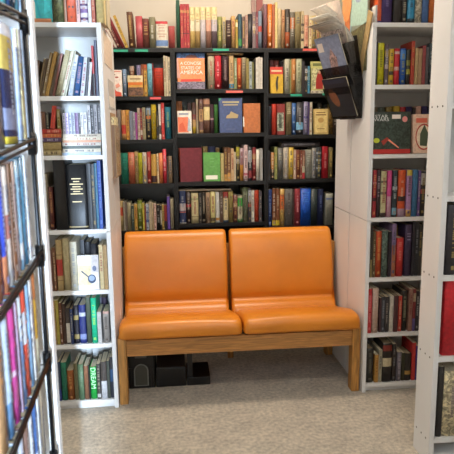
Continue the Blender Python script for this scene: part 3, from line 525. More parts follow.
pan = [('r', .0, .14, .64, .72, 'cover', '#d0bc94'), ('r', .0, .74, .6, .88, 'cover', '#dcc8b0'), ('p', ((.62, .5), (1, .5), (1, .98), (.66, .98)), 'cover', '#bcb4b4'), ('e', .8, .62, .1, .08, '', '#5c6480'), ('e', .66, .32, .2, .13, '', '#2c3c58'), ('e', .66, .34, .14, .08, '', '#8898b4'), ('p', ((.16, .53), (.48, .37), (.5, .4), (.17, .58)), '', '#2c3c58')]
face_out(yl+.010, lw[3], 78, 98.8, 256, '#e4e2e4', W, g, 'face-out cookbook with a blue frying pan', gain=1.0, thick=.02, tilt=-.05, art=pan)
W = 'fifth shelf, '+WL
row(yl, lw[4], W, g, [(53, 56, 301, '#b88c40'), (56.3, 59.2, 300.5, '#b4a03c', {'title': None}), (59.5, 62.5, 303, '#643418'), (62.8, 65.8, 304, '#402418', {'title': None}), (66.2, 70.2, 308, '#3c302c', {'bands': ((.04, .58, '#dcd4c8'),), 'title': None, 'desc': 'dark brown book with a long white label'}), (70.5, 73.2, 309, '#1c3470'), (73.5, 78.8, 305.5, '#1c1c2c', {'bands': ((.62, .74, '#b8a468'), (.12, .24, '#b8a468')), 'title': None, 'hard': True, 'desc': 'black book with two gold emblems'}), (79.2, 86, 305, '#182468', {'bands': ((.7, .8, '#b8bccc'), (.1, .24, '#7c88b8')), 'title': None, 'hard': True, 'desc': 'thick navy book with silver emblem'}), (86.4, 91, 297.5, '#4c5648'), (91.4, 96.8, 298, '#14c890', {'title': '#e8e040', 'hard': True}), (97.6, 101.6, 312, '#ccc8c4', {'title': '#9c9490', 'd': .13}), (103.2, 109.4, 311.5, '#aca49e', {'d': .13, 'bands': ((.93, 1, '#e8b8ac'),), 'hard': True})], GL)
row(yl, lw[4], W, g, [(99.5, 102.4, 297, '#5c5868', {'dy': .15, 'behind': True, 'title': None, 'd': .12}), (102.6, 107, 297.5, '#4c3c54', {'dy': .15, 'behind': True, 'title': None, 'd': .08})], GL)
W = 'bottom shelf, '+WL
row(yl, lw[5], W, g, [(58, 61, 362, '#2c3c5c', {'bands': ((0, .3, '#1c3484'),), 'title': None}), (61.3, 67, 362.5, '#1c8060', {'title': '#0c5440'}), (67.4, 74.2, 370.5, '#a85c24', {'title': '#e0b070'}), (74.5, 78, 363.5, '#706c48', {'title': None}), (78.3, 83.8, 364.5, '#5c7c58', {'hard': True, 'title': '#7c9470'}), (84.2, 88.6, 366, '#8c5c40', {'title': None}), (88.8, 90, 365, '#1c1c1e', {'title': None}), (90.4, 96.6, 367, '#1cb844', {'title': None, 'hard': True, 'desc': 'bright green book lettered DREAM'}), (97, 100.6, 364, '#403c38', {'bands': ((.05, .15, '#c8c8c4'),)}), (101, 107, 362, '#544c48', {'bands': ((0, .48, '#ececf0'),), 'title': None, 'desc': 'dark grey book with a white lower label'}), (107.2, 110, 361, '#444c44', {'title': None}), (110.3, 113.4, 357, '#2c5484', {'bands': ((0, .4, '#1c2030'), (.7, 1, '#2c2c34')), 'title': None})], GL)
for b in BOOKS:
    if b[1] and 'DREAM' in b[1]: lettering('title_lettering', 'DREAM', .034, mat('#c8f0c8', .5), b[0], (0, -.0026, .11), (math.pi/2, math.pi/2, 0), sx=1.0)
# ------------------------------------------------------------------ books, white bookcase right of the bench
GR = .78; g = 'books in the white bookcase right of the bench'; WR = 'white bookcase right of bench'
W = 'on top of '+WR
row(YF, 1.832, W, g, [(375.5, 377.4, 5, '#e8e4e0', {'title': None}), (377.6, 381.6, -8, '#e4561c', {'title': None, 'bands': ((0, .08, '#4c2c6c'),)}), (382, 392.6, -16, '#3c2868', {'title': '#9c8cb8', 'hard': True}), (394, 402, -18, '#342e2c', {'title': '#8c6c5c', 'tk': 'h', 'hard': True}), (402.4, 407.4, -18, '#2c2826'), (408, 415.4, -14, '#2c98c8', {'bands': ((0, .13, '#202830'),), 'hard': True}), (415.8, 422.4, -12, '#c8c0a8', {'kind': 'print', 'hard': True}), (422.8, 429.4, -14, '#4c74b0'), (429.8, 437, -14, '#e07020', {'hard': True}), (437.4, 443, -10, '#5c4c44')], GR, dmax=.2)
W = 'top shelf, '+WR
row(YF, rw[0], W, g, [(375.4, 377.6, 41.5, '#2c2428', {'title': None}), (378, 384.4, 42.8, '#e0d818', {'title': '#5c5c20', 'hard': True}), (384.8, 388.6, 44.2, '#605058', {'bands': ((.4, .5, '#c8b0a8'), (.7, .85, '#b89858'))}), (389.2, 394, 48.8, '#e0b420', {'bands': ((.28, .38, '#2c2018'),)}), (394.4, 399.8, 48.4, '#d4202c', {'bands': ((.4, .5, '#e8b0a8'), (.85, .92, '#e8c0b8')), 'title': None, 'desc': 'red book with pale dots'}), (400.2, 406, 48.4, '#1c58b4', {'bands': ((.7, .95, '#4088dc'),), 'hard': True}), (406.4, 410.6, 49.4, '#242420', {'bands': ((.3, .45, '#a8a030'), (.55, .7, '#8c8c38'))}), (411.2, 414.6, 41, '#c4402c'), (415, 418, 48, '#ccac78', {'title': None}), (418.3, 422, 48.5, '#c09870'), (422.3, 425.6, 45.5, '#a04448'), (425.8, 428.6, 47, '#5c5c64'), (429, 434, 43, '#3c5058', {'kind': 'print'}), (434.3, 438, 41, '#7c2c30')], GR)
W = 'second shelf, '+WR
row(YF, rw[1], W, g, [(373.5, 377, 107, '#5c4c2c', {'dy': .1, 'behind': True, 'title': None, 'd': .13}), (378, 385, 107, '#3c4434', {'dy': .1, 'behind': True, 'title': None, 'd': .13}), (385.5, 392, 107, '#8c7020', {'dy': .1, 'behind': True, 'title': None, 'd': .13}), (393, 399.5, 106, '#d4ac18', {'dy': .1, 'behind': True, 'title': None, 'd': .13}), (400, 405, 107, '#c02430', {'dy': .1, 'behind': True, 'title': None, 'd': .13}), (405.5, 411.4, 106.5, '#342c60', {'dy': .1, 'behind': True, 'title': None, 'd': .13}), (412, 415, 108, '#2c2424', {'dy': .1, 'behind': True, 'title': None, 'd': .13}), (415.4, 420.6, 106, '#e0ac98', {'dy': .1, 'behind': True, 'title': None, 'd': .13}), (421.4, 427, 106, '#30285c', {'dy': .1, 'behind': True, 'title': None, 'd': .13}), (427.5, 432.5, 106.5, '#1c2c54', {'dy': .1, 'behind': True, 'title': None, 'd': .13})], GR)
fb, tk_, hh, dd = face_out(YF+.012, rw[1], 373.2, 411, 112, '#242a26', W, g, 'large dark boxed book with STAR WARS title and red bottom band', gain=1.3, thick=.04, tilt=-.05, art=(
 ('r', .02, .1, .98, .97, 'print', '#2c3830'), ('r', 0, 0, 1, .11, '', '#a02420'), ('r', .50, .83, .73, .93, '', '#d8ccc4'), ('e', .84, .82, .07, .07, '', '#c87c78'), ('e', .1, .32, .08, .06, '', '#a8b028'), ('p', ((.38, .33), (.68, .13), (.7, .15), (.4, .37)), '', '#e88068'), ('p', ((.28, .2), (.42, .34), (.38, .4), (.22, .3)), '', '#8c2c20')))
cover_text(fb, tk_, dd, hh, (('STAR', .22, .885, .022, 1.25), ('WARS', .22, .81, .022, 1.25)), mat('#d8d8d4', .5))
face_out(YF+.012, rw[1], 413.4, 433.5, 114.5, '#dcb8a0', W, g, 'peach face-out book with a green figure in a red ring', gain=1.25, thick=.03, tilt=-.07, art=(('e', .55, .42, .42, .34, '', '#a83c30'), ('e', .55, .42, .37, .30, 'cover', '#dcc4ac'), ('p', ((.35, .2), (.7, .18), (.78, .5), (.66, .62), (.58, .74), (.48, .64), (.36, .5)), '', '#44503c'), ('r', .15, .78, .7, .9, '', '#c8604c')))
W = 'third shelf, '+WR
row(YF, rw[2], W, g, [(372.8, 376.4, 170, '#a41c28', {'bands': ((.35, .42, '#381014'), (.7, .75, '#d88080'))}), (376.8, 380.6, 170, '#3c2830', {'title': '#e0c8cc', 'hard': True}), (381, 386.6, 171.4, '#d8cc98', {'bands': ((0, .1, '#4c3c3c'), (.5, .56, '#6c6450'), (.75, .8, '#6c6450'))}), (387.4, 391.8, 170.6, '#e44890', {'bands': ((0, .45, '#e0a8bc'),), 'title': None}), (392.6, 397.6, 170.4, '#22323c', {'bands': ((.58, .66, '#c8ccd0'), (.05, .2, '#7cb0c8'))}), (398.4, 405.6, 170.4, '#e4541c', {'bands': ((0, .18, '#c09cb0'), (.34, .45, '#2c1814')), 'hard': True}), (406.6, 412, 170, '#c08cc0', {'bands': ((.88, 1, '#ecd050'), (0, .15, '#e0b060'))}), (412.6, 417.8, 170, '#4484b8', {'title': None}), (418, 420.4, 170.5, '#7458a0'), (420.8, 425.4, 171, '#241e20', {'bands': ((.5, .6, '#b04c40'), (.7, .95, '#c8c0b8'))}), (425.8, 429, 171, '#3a3438', {'bands': ((.1, .2, '#98a840'),)}), (429.3, 432, 172, '#5c5050')], GR)
W = 'fourth shelf, '+WR
row(YF, rw[3], W, g, [(370.6, 372.6, 226, '#3c342c', {'title': None, 'bands': ((0, .35, '#a08c58'),)}), (373, 375.6, 232, '#604c2c'), (375.9, 381.6, 231.4, '#d84c20', {'hard': True}), (382, 388, 231, '#6c8478', {'kind': 'print', 'hard': True}), (388.4, 391.4, 231.8, '#28202c', {'title': None}), (391.8, 395.8, 224, '#9478a4', {'bands': ((0, .6, '#b06844'),)}), (396.6, 403.4, 238, '#dc2c28', {'d': .08, 'hard': True, 'title': '#f0a890'}), (405, 411.8, 225, '#403054', {'title': '#d0c4dc', 'tk': 'h', 'hard': True}), (412.2, 414.8, 222, '#282430'), (415.1, 418.6, 222, '#22242a', {'title': '#9c9ca4'}), (418.9, 421.6, 225, '#3c3834'), (421.8, 424.6, 238, '#948c7c', {'title': None}), (424.8, 428, 225, '#32241c')], GR)
row(YF, rw[3], W, g, [(396.4, 403.8, 225, '#a89438', {'dy': .1, 'behind': True, 'title': None, 'd': .13})], GR)
W = 'fifth shelf, '+WR
row(YF, rw[4], W, g, [(368, 371.8, 289, '#d82c34', {'title': '#f0b0a8'}), (372.6, 378.6, 288.6, '#dcbca8', {'title': '#b89080', 'hard': True}), (379.4, 381.4, 298, '#4c2c30'), (381.7, 384.8, 297, '#3c4048', {'title': '#b8bcc4'}), (385.2, 388.8, 297, '#342e30', {'title': '#c8b8a8'}), (389.6, 393.4, 296, '#e0d8c8', {'title': None}), (393.8, 398, 296, '#542c30'), (398.4, 401.8, 296, '#d44030'), (402.2, 407, 291, '#242220', {'title': '#e0d8a8', 'hard': True}), (409, 412.4, 289, '#a87868'), (412.8, 415.6, 289, '#8c2c30', {'bands': ((.7, .9, '#b8a080'), (0, .3, '#6c5c9c'))}), (416, 419, 291, '#2c2830'), (419.3, 422, 292, '#44404c')], GR, dmax=.14)
W = 'bottom shelf, '+WR
row(YF, rw[5], W, g, [(366.4, 373.6, 348.6, '#30302c', {'hard': True, 'title': '#8c8878'}), (374.8, 378.4, 355, '#c89040', {'title': '#7c5020'}), (378.8, 382, 350, '#b4ac94', {'title': '#4c4c44'}), (382.8, 392, 343.5, '#201a18', {'bands': ((.4, .62, '#e0d0a8'), (.8, .95, '#8c2c20')), 'title': None, 'hard': True, 'desc': 'thick black book with cream and red bands'}), (392.4, 396, 344, '#28201e', {'title': '#a0a0a4'}), (397.2, 401.4, 352.4, '#8c8494', {'title': '#c8c0cc'}), (401.8, 404.6, 353, '#3a3a24'), (405, 411.4, 353.6, '#241e1c', {'bands': ((.22, .36, '#c89848'),), 'hard': True, 'title': None}), (412, 415.4, 343, '#dc3434', {'title': None}), (415.8, 419, 346, '#44308c', {'title': None}), (419.3, 422, 347, '#b04030', {'title': None})], GR, dmax=.16)
# books on top of the rear white units
for i, (x0, x1, yt, c) in enumerate(((363.6, 366.4, -4, '#7c7040'), (366.8, 370, -4, '#a08c48'), (370.3, 373, -4, '#5c5434'))):
    Yp = YF+.30
    a, b = at(x0, 8, Yp).x, at(x1, 8, Yp).x; a += .022; b += .022
    make_book(b-a-.001, .2, .14, c, ((a+b)/2, Yp, 1.8325), (0, 0, 0), None, 'on top of the rear white unit beside the poster', 'books on the rear white bookcase', 1.2, order=i)
# ------------------------------------------------------------------ unique labels for every book
ORD = 'first second third fourth fifth sixth seventh eighth ninth tenth eleventh twelfth thirteenth fourteenth fifteenth sixteenth seventeenth eighteenth nineteenth twentieth'.split()
byw = {}
for b in BOOKS: byw.setdefault(b[2], []).append(b)
for wh, L_ in byw.items():
    L_.sort(key=lambda b: (b[0].location.x if abs(b[0].rotation_euler.y-math.pi/2) > .1 else b[0].location.x+.05))
    lst = L_
    for b in lst:
        if not b[1]:
            flat = abs(b[0].rotation_euler.y-math.pi/2) < .1
            sz = 'slim ' if b[4] < .0135 else ('thick ' if b[4] > .034 else '')
            ln = 'leaning ' if 0 < abs(b[0].rotation_euler.y) < 1 else ('flat ' if flat else '')
            b[1] = (ln+(sz if not ln else '')+cname(b[5])+(' magazine' if b[0].name.startswith('magazine') else ' book'))
    cnt = {}
    for b in lst: cnt[b[1]] = cnt.get(b[1], 0)+1
    used = set()
    pre = ', ' if not wh.startswith('on ') else ' '
    for i, b in enumerate(lst):
        if cnt[b[1]] == 1: lab = b[1]+pre+wh
        else:
            lab = None
            for j, word in ((i-1, 'right of'), (i+1, 'left of')):
                if 0 <= j < len(lst) and cnt[lst[j][1]] == 1:
                    n = lst[j][1].replace(' book', ' one') if lst[j][1].endswith(' book') and b[1].endswith(' book') else lst[j][1]
                    t = '%s %s the %s%s%s' % (b[1], word, n, pre, wh)
                    if len(t.split()) <= 16 and t not in used: lab = t; break
            if not lab:
                k = [q for q in lst if q[1] == b[1]].index(b)
                lab = '%s from left among the %ss%s%s' % (ORD[k], b[1], pre, wh)
                if cnt[b[1]] == 2: lab = '%s of the two %ss%s%s' % (('left', 'right')[k], b[1], pre, wh)
        used.add(lab); b[0]['label'] = ' '.join(lab.split()[:16])
# ------------------------------------------------------------------ bench
vin = mat('#d07d20', .32, 'vinyl'); oak = mat('#b07a40', .5, 'wood'); oakv = mat('#b47e3c', .5, 'woodv')
bx0, bx1 = -.283, .946; by0, by1 = 2.655, 3.30
bench = thing('bench', 'two-seat bench with orange vinyl cushions on an oak frame', 'bench', ((bx0+bx1)/2, (by0+by1)/2, 0))
ox, oy = (bx0+bx1)/2, (by0+by1)/2
def BP(n, a, b, mm, ch=.004):
    q = MB(); q.box((a[0]-ox, a[1]-oy, a[2]), (b[0]-ox, b[1]-oy, b[2]), mm, ch); return q.build(n, bench)
lt = .042
for x in (bx0, bx1-lt): BP('leg', (x, by0, 0), (x+lt, by0+.06, .345), oakv); BP('rear_leg', (x, by1-.16, 0), (x+lt, by1-.105, .70), oakv)
BP('rear_leg', (ox-.02, by1-.13, 0), (ox+.015, by1-.09, .70), oakv)
BP('front_rail', (bx0+lt, by0+.004, .25), (bx1-lt, by0+.03, .334), oak)
for x in (bx0+.002, bx1-lt+.002): BP('side_rail', (x, by0+.06, .25), (x+lt-.004, by1-.16, .335), oakv)
BP('rear_rail', (bx0+lt, by1-.15, .20), (bx1-lt, by1-.12, .27), oak)
BP('back_rail', (bx0+lt, by1-.135, .42), (bx1-lt, by1-.113, .49), oak)
BP('back_rail', (bx0+lt, by1-.135, .60), (bx1-lt, by1-.113, .67), oak)
def seat_profile():
    # (y, z) outline, counter-clockwise seen from +x
    P = []
    yf, zb, zt = 2.632, .347, .432
    pts = [(2.655, .336), (2.75, .334), (3.05, .250), (3.12, .235), (3.135, .26), (3.14, .30), (3.125, .325), (3.08, .335), (2.95, .365), (2.84, .395), (2.76, .417), (2.70, .425), (2.665, .423), (2.64, .410), (2.628, .382), (2.630, .350)]
    return pts
def smooth_loop(pts, it=2):
    for _ in range(it):
        q = []
        for i in range(len(pts)):
            a, b = pts[i], pts[(i+1) % len(pts)]
            q += [(a[0]*.75+b[0]*.25, a[1]*.75+b[1]*.25), (a[0]*.25+b[0]*.75, a[1]*.25+b[1]*.75)]
        pts = q
    return pts
back_prof = [(3.02, .30), (3.075, .285), (3.11, .30), (3.13, .36), (3.17, .55), (3.205, .70), (3.215, .745), (3.212, .772), (3.196, .786), (3.172, .784), (3.145, .765), (3.118, .72), (3.092, .63), (3.070, .52), (3.062, .44), (3.072, .405), (3.062, .392), (3.030, .378), (3.006, .352), (3.002, .322)]
gap = .0
def cushion(n, prof, xa, xb, rr, wr=False):
    q = MB(); P = [(p[0]-oy, p[1]) for p in smooth_loop(prof, 2)]
    q.prism(P, 0, xa-ox, xb-ox, vin, rr); o = q.build(n, bench)
    if wr:
        rn = random.Random(int(xa*1000))
        for v in o.data.vertices:
            c = v.co; wx = c.x+ox
            e = min(abs(wx-xa), abs(wx-xb)); fr_ = max(0, 1-(c.y+oy-2.63)/.12)
            # creases gathering at the front corners, slight crown
            c.z += .008*math.sin(math.pi*(wx-xa)/(xb-xa))*(1 if c.z > .36 else .2)
            if e < .12: c.z += .004*math.sin(e*140+c.y*60)*fr_*(1-e/.12)
            if e < .03: c.z -= .010*fr_*(1-e/.03)
    o.modifiers.new('subdivision', 'SUBSURF').render_levels = 1
    return o
xm = .338
xlA = at(122, 325, 2.64).x; xlB = at(239.5, 325, 2.64).x; xrA = at(236, 325, 2.64).x; xrB = at(359, 325, 2.64).x
print('seatx', xlA, xlB, xrA, xrB)
cushion('seat_cushion', seat_profile(), -.275, xm-.003, .03, True)
cushion('seat_cushion', seat_profile(), xm+.003, .942, .03, True)
cushion('back_cushion', back_prof, at(124.5, 250, 3.15).x, at(226.3, 250, 3.15).x, .02)
cushion('back_cushion', back_prof, at(229.2, 250, 3.15).x, at(330.5, 250, 3.15).x, .02)
print('backx', at(124, 250, 3.15).x, at(226.5, 250, 3.15).x, at(228.8, 250, 3.15).x, at(331, 250, 3.15).x)
# ------------------------------------------------------------------ black things under the bench
bk = mat('#0c0c0e', .45); bk2 = mat('#131316', .35)
Yx = 2.83
a = at(128, 380, Yx); b = at(155, 380, Yx); zt_ = at(140, 353, Yx).z
t = thing('storage_bin', 'black plastic bin with a grey arched front panel on the carpet under the bench', 'bin', ((a.x+b.x)/2, Yx+.13, 0))
hx = (b.x-a.x)/2
q = MB(); q.box((-hx, -.13, 0), (hx, .13, .012), bk, .003)
for s_ in (-1, 1): q.box((s_*hx-.006 if s_ > 0 else -hx, -.13, .012), (s_*hx if s_ > 0 else -hx+.006, .13, zt_), bk, .002)
q.box((-hx+.006, -.13, .012), (hx-.006, -.122, zt_), bk, .002); q.box((-hx+.006, .122, .012), (hx-.006, .13, zt_), bk, .002); q.build('body', t)
q = MB(); rw_ = .032; zc = zt_*.5
arch = [(-rw_, .02)]+[(-rw_*math.cos(k*math.pi/12), zc+rw_*math.sin(k*math.pi/12)) for k in range(13)]+[(rw_, .02)]
q.prism(arch, 1, -.136, -.130, mat('#4c4c44', .3)); ap = q.build('arched_panel', t); ap['label'] = 'grey arched panel'
q = MB(); q.prism([(-rw_-.006, .015)]+[(-(rw_+.006)*math.cos(k*math.pi/12), zc+(rw_+.006)*math.sin(k*math.pi/12)) for k in range(13)]+[(rw_+.006, .015)], 1, -.133, -.1302, mat('#8a8a84', .4)); q.build('arch_rim', ap)['label'] = 'pale arched rim'
q = MB(); q.box((-.03, -.134, zt_-.028), (.03, -.1302, zt_-.012), mat('#5c5c5c', .4), .001); q.build('label_holder', t)['label'] = 'grey label holder'
for s_ in (-1, 1):
    q = MB(); q.box((s_*(hx-.012)-.008, -.137, .006), (s_*(hx-.012)+.008, -.1302, zt_*.6), bk2, .003); q.build('latch', t)
a = at(156.5, 385, Yx); b = at(186, 385, Yx); zt_ = at(170, 368, Yx).z
q = MB(); q.box((a.x, Yx, 0), (b.x, Yx+.26, zt_), bk2, .004); q.box((a.x+.004, Yx+.004, zt_), (b.x-.004, Yx+.256, zt_+.004), mat('#2a2a2c', .7), .002)
tag(q.build('box'), 'low flat black box lying under the bench beside the bin', 'box')
a = at(187.5, 385, Yx); b = at(210.5, 385, Yx); zt_ = at(200, 377, Yx).z
t = thing('stand', 'black metal stand with a flat foot and upright post under the bench', 'stand', ((a.x+b.x)/2, Yx+.1, 0))
hx = (b.x-a.x)/2
q = MB(); q.box((-hx, -.1, 0), (hx, .1, zt_), bk, .004); q.build('foot', t)
q = MB(); q.box((-hx+.002, -.09, zt_), (-hx+.03, -.06, .21), bk2, .002); q.build('post', t)
# ------------------------------------------------------------------ near white unit at the right edge
nx = 1.003; ny0, ny1 = 1.985, 2.125
zs = [at(446, v, ny0).z for v in (196, 276, 357, 438)]
print('near shelves', zs)
nb = bookcase('bookcase', 'near white bookcase at the right edge, seen from its side with small screws', nx, nx+.80, ny0, ny1, 1.95, [zs[0]+.34*1, zs[0], zs[1], zs[2], zs[3], .035], white, whiteb, .022)
sc_ = mat('#5a544c', .5, 'metal'); cxn, cyn = nx+.40, (ny0+ny1)/2
for z_ in [zs[0]+.34*1, zs[0], zs[1], zs[2], zs[3]]:
    for y_ in (ny0+.03, ny0+.07, ny1-.025):
        q = MB(); c0 = Vector((nx-cxn, y_-cyn, z_-.011)); q.tube([c0+Vector((.0002, 0, 0)), c0-Vector((.001, 0, 0))], .004, sc_, 8); q.build('screw', nb)
gN = 'books in the near right bookcase'
def nbk(x0, x1, yt, z, c, lab, **o):
    Yp = ny0+.012; xa, xb = at(x0, yt+20, Yp).x, at(x1, yt+20, Yp).x; xa = max(xa, nx+.024)
    h = at(x0, yt, Yp).z-z; xb = max(xb, xa+.014)
    if yt == 372: xa = max(xa, nx+.024+.016)
    make_book(xb-xa-.001, h, .115, c, ((xa+xb)/2, Yp, z), (0, 0, 0), None, '', gN, 1.2, label=lab, **o)
nbk(445, 462, 281, zs[2], '#c81c28', 'tall red book on the near white bookcase at the right edge of the photo', hard=True, title=None)
nbk(438.5, 444, 367, zs[3], '#242424', 'slim black book below the red one in the near right bookcase', title=None)
nbk(444.3, 462, 372, zs[3], '#cfc09c', 'cream book with dark picture below the red one in the near right bookcase', kind='print', title='#4c3c54', hard=True)
nbk(447.5, 462, 205, zs[1], '#2c2c34', 'dark book above the red one in the near right bookcase', hard=True)
# ------------------------------------------------------------------ poster on the side panel
PX = XR-.003; pY0, pY1 = 2.70, 3.15; pz0 = at(360, 72, PX, 0).z; pz1 = 2.16
pw, ph = pY1-pY0, pz1-pz0
t = thing('poster', 'colourful portrait poster behind the magazine holder, rising above the right white bookcase', 'poster', (PX, (pY0+pY1)/2, pz0), (0, 0, -math.pi/2))
q = MB()
def pq(pts, c, k, kd='cover'): q.quad([((u-.5)*pw, -.0006*k, v*ph) for u, v in pts], mat(c, .4, kd))
q.box((-pw/2, 0, 0), (pw/2, .0025, ph), mat('#8c8c7c', .5))
pq(((0, 0), (1, 0), (1, 1), (0, 1)), '#7c8478', 1)
pq(((0, 0), (1, 0), (1, .42), (.5, .40), (0, .5)), '#5c5a3c', 2, 'print')
pq(((.40, .46), (.98, .40), (1, 1), (.5, 1)), '#98b4a8', 2)
pq([(.72+.18*math.cos(k*math.pi/12), .76+.13*math.sin(k*math.pi/12)) for k in range(24)], '#7c8ca4', 3)
pq([(.72+.12*math.cos(k*math.pi/12), .76+.09*math.sin(k*math.pi/12)) for k in range(24)], '#a8ccc0', 4)
pq(((.0, .32), (.42, .26), (.48, .44), (.34, .56), (.1, .62), (0, .58)), '#7ca0b4', 5)
pq(((.26, .36), (.44, .38), (.42, .60), (.22, .62)), '#b8683c', 6)
pq([(.30+.17*math.cos(k*math.pi/12), .68+.16*math.sin(k*math.pi/12)) for k in range(24)], '#d08850', 7)
pq([(.30+.19*math.cos(k*math.pi/12), .74+.13*math.sin(k*math.pi/12)) for k in range(13)], '#dca860', 8)
q.build('sheet', t)
# ------------------------------------------------------------------ magazine holder on the white side panel
hr = math.radians(-70)
hl = thing('magazine_holder', 'smoked plastic magazine holder hung on the right white bookcase side', 'magazine holder', (XR-.052, 2.85, 1.392))
HM = Matrix.Translation(hl.location) @ Matrix.Rotation(hr, 4, 'Z') @ Matrix.Rotation(math.radians(5), 4, 'X')
hl.matrix_world = HM
smo = mat('#1c1a1a', .18, 'smoked'); smb = mat('#141214', .3)
def slab(n, w0, zlo, zhi, ylo, yhi, th, mm, parent, xo=0):
    """upright sheet, front is local -y: runs from (ylo,zlo) to (yhi,zhi)"""
    q = MB(); d = Vector((0, yhi-ylo, zhi-zlo)).normalized(); nrm = Vector((0, d.z, -d.y))*th
    A = [Vector((sx*w0/2+xo, ylo, zlo)) for sx in (-1, 1)]; B = [Vector((sx*w0/2+xo, yhi, zhi)) for sx in (-1, 1)]
    P = [A[0], A[1], B[1], B[0]]; Q = [p+nrm for p in P]
    q.quad(P, mm); q.quad(Q[::-1], mm)
    for i in range(4): q.quad([P[i], Q[i], Q[(i+1) % 4], P[(i+1) % 4]], mm)
    return q.build(n, parent)
HW = .225
slab('back_plate', HW, 0, .40, .05, .0, .004, smb, hl)
for k in range(3):
    z0 = .01+.10*k; y0_ = .0-.025*(0)+.035-.012*k
    slab('pocket_front', HW, z0, z0+.155, y0_-.03, y0_-.085, .004, smo, hl)
    for sx in (-1, 1):
        q = MB(); x = sx*HW/2; q.prism([(y0_-.03, z0), (y0_+.012, z0), (y0_-.005, z0+.17), (y0_-.085, z0+.155)], 0, x-.002, x+.002, smo)
        q.build('pocket_side', hl)
    q = MB(); q.box((-HW/2, y0_-.03, z0-.004), (HW/2, y0_+.012, z0), smb); q.build('pocket_floor', hl)
def place_in(o):  # things in the holder stand in world space
    o.matrix_world = HM
    return o
def mag(name, label, z0, y0_, w0, h0, lean, layers, thick=.004, cat='magazine'):
    q = MB(); a_ = lean
    def P(u, v, e): return ((u-.5)*w0, y0_-math.sin(a_)*v*h0-math.cos(a_)*e, z0+math.cos(a_)*v*h0-math.sin(a_)*e)
    base = mat(layers[0][-1], .3, 'cover')
    c = [P(0, 0, 0), P(1, 0, 0), P(1, 1, 0), P(0, 1, 0)]; e_ = [P(0, 0, thick), P(1, 0, thick), P(1, 1, thick), P(0, 1, thick)]
    q.quad(c, PAGE); q.quad(e_, base)
    for i in range(4): q.quad([c[i], c[(i+1) % 4], e_[(i+1) % 4], e_[i]], PAGE)
    for k, (pts, kd, col) in enumerate(layers[1:]): q.quad([P(u, v, thick+.0005*(k+1)) for u, v in pts], mat(col, .3, kd))
    o = q.build(name); place_in(o); tag(o, label, cat, 'papers in the magazine holder'); return o
def rc(a, b, c, d): return ((a, b), (c, b), (c, d), (a, d))
mag('magazine', 'grey-blue magazine with a pale sticker in the middle pocket of the holder', .152, -.012, .20, .275, .30, [('', '#7c8498'), (rc(.04, .04, .96, .96), 'cover', '#8890a8'), (rc(.06, .74, .28, .9), 'plain', '#e0d4c8'), (((.35, .3), (.62, .3), (.7, .6), (.55, .78), (.4, .6)), 'print', '#a88880'), (rc(.1, .12, .9, .2), 'plain', '#5c6078')])
mag('magazine', 'beige newspaper with a dark photo at its top, in the rear pocket of the holder', .235, -.010, .20, .34, .20, [('', '#c4b4a8'), ([(.42+.2*math.cos(k*math.pi/8), .82+.13*math.sin(k*math.pi/8)) for k in range(16)], 'cover', '#6c5850'), ([(.42+.11*math.cos(k*math.pi/8), .81+.09*math.sin(k*math.pi/8)) for k in range(16)], 'cover', '#a8786c'), (rc(.12, .5, .9, .62), 'print', '#b8a8a0'), (rc(.12, .2, .9, .44), 'print', '#b8a8a4')], cat='newspaper')
mag('magazine', 'dark magazine with a brown oval picture in the lowest pocket of the holder', .022, .0, .20, .20, .30, [('', '#24242c'), ([(.3+.16*math.cos(k*math.pi/8)-.08*math.sin(k*math.pi/8), .5+.24*math.sin(k*math.pi/8)) for k in range(16)], 'cover', '#7c4c34'), (rc(.1, .86, .9, .96), 'cover', '#2c3040')])
# folded newspaper curling over the top
t = place_in(thing('newspaper', 'folded newspaper whose grey and white pages fan and curl over the magazine holder', 'newspaper', group='papers in the magazine holder'))
for j in range(6):
    q = MB(); n = 14; ws = .19-.012*j; pm = mat(('#c4bcb0', '#e4ded4', '#d0c8bc', '#eee8de', '#ccc4b8', '#e6ded2')[j], .8, 'cover')
    row_ = []; L_ = .31-.014*((j*2) % 5); yy, zz = .016-.004*j, .265
    for k in range(n+1):
        s_ = k/n
        if k:
            ang = (s_**1.6)*(1.75-.10*j)-.05
            yy -= math.sin(ang)*L_/n; zz += math.cos(ang)*L_/n
        row_.append((yy, zz+.006*j*s_))
    for k in range(n):
        (a0, b0_), (a1, b1_) = row_[k], row_[k+1]
        q.quad([(-ws/2, a0, b0_), (ws/2, a0, b0_), (ws/2, a1, b1_), (-ws/2, a1, b1_)], pm, True)
    o = q.build('page', t)
    md = o.modifiers.new('solid', 'SOLIDIFY'); md.thickness = .0016
fo = [at(u, v, XR-.006, 0) for u, v in ((368.5, 10), (372.5, 13), (361.5, 76), (358, 73))]
mo = MB(); mo.prism([(p.y, p.z) for p in fo], 0, XR-.007, XR-.002, mat('#9c8254', .7, 'cover'))
tag(mo.build('folder'), 'manila folder sheet on the white panel behind the magazine holder', 'folder')
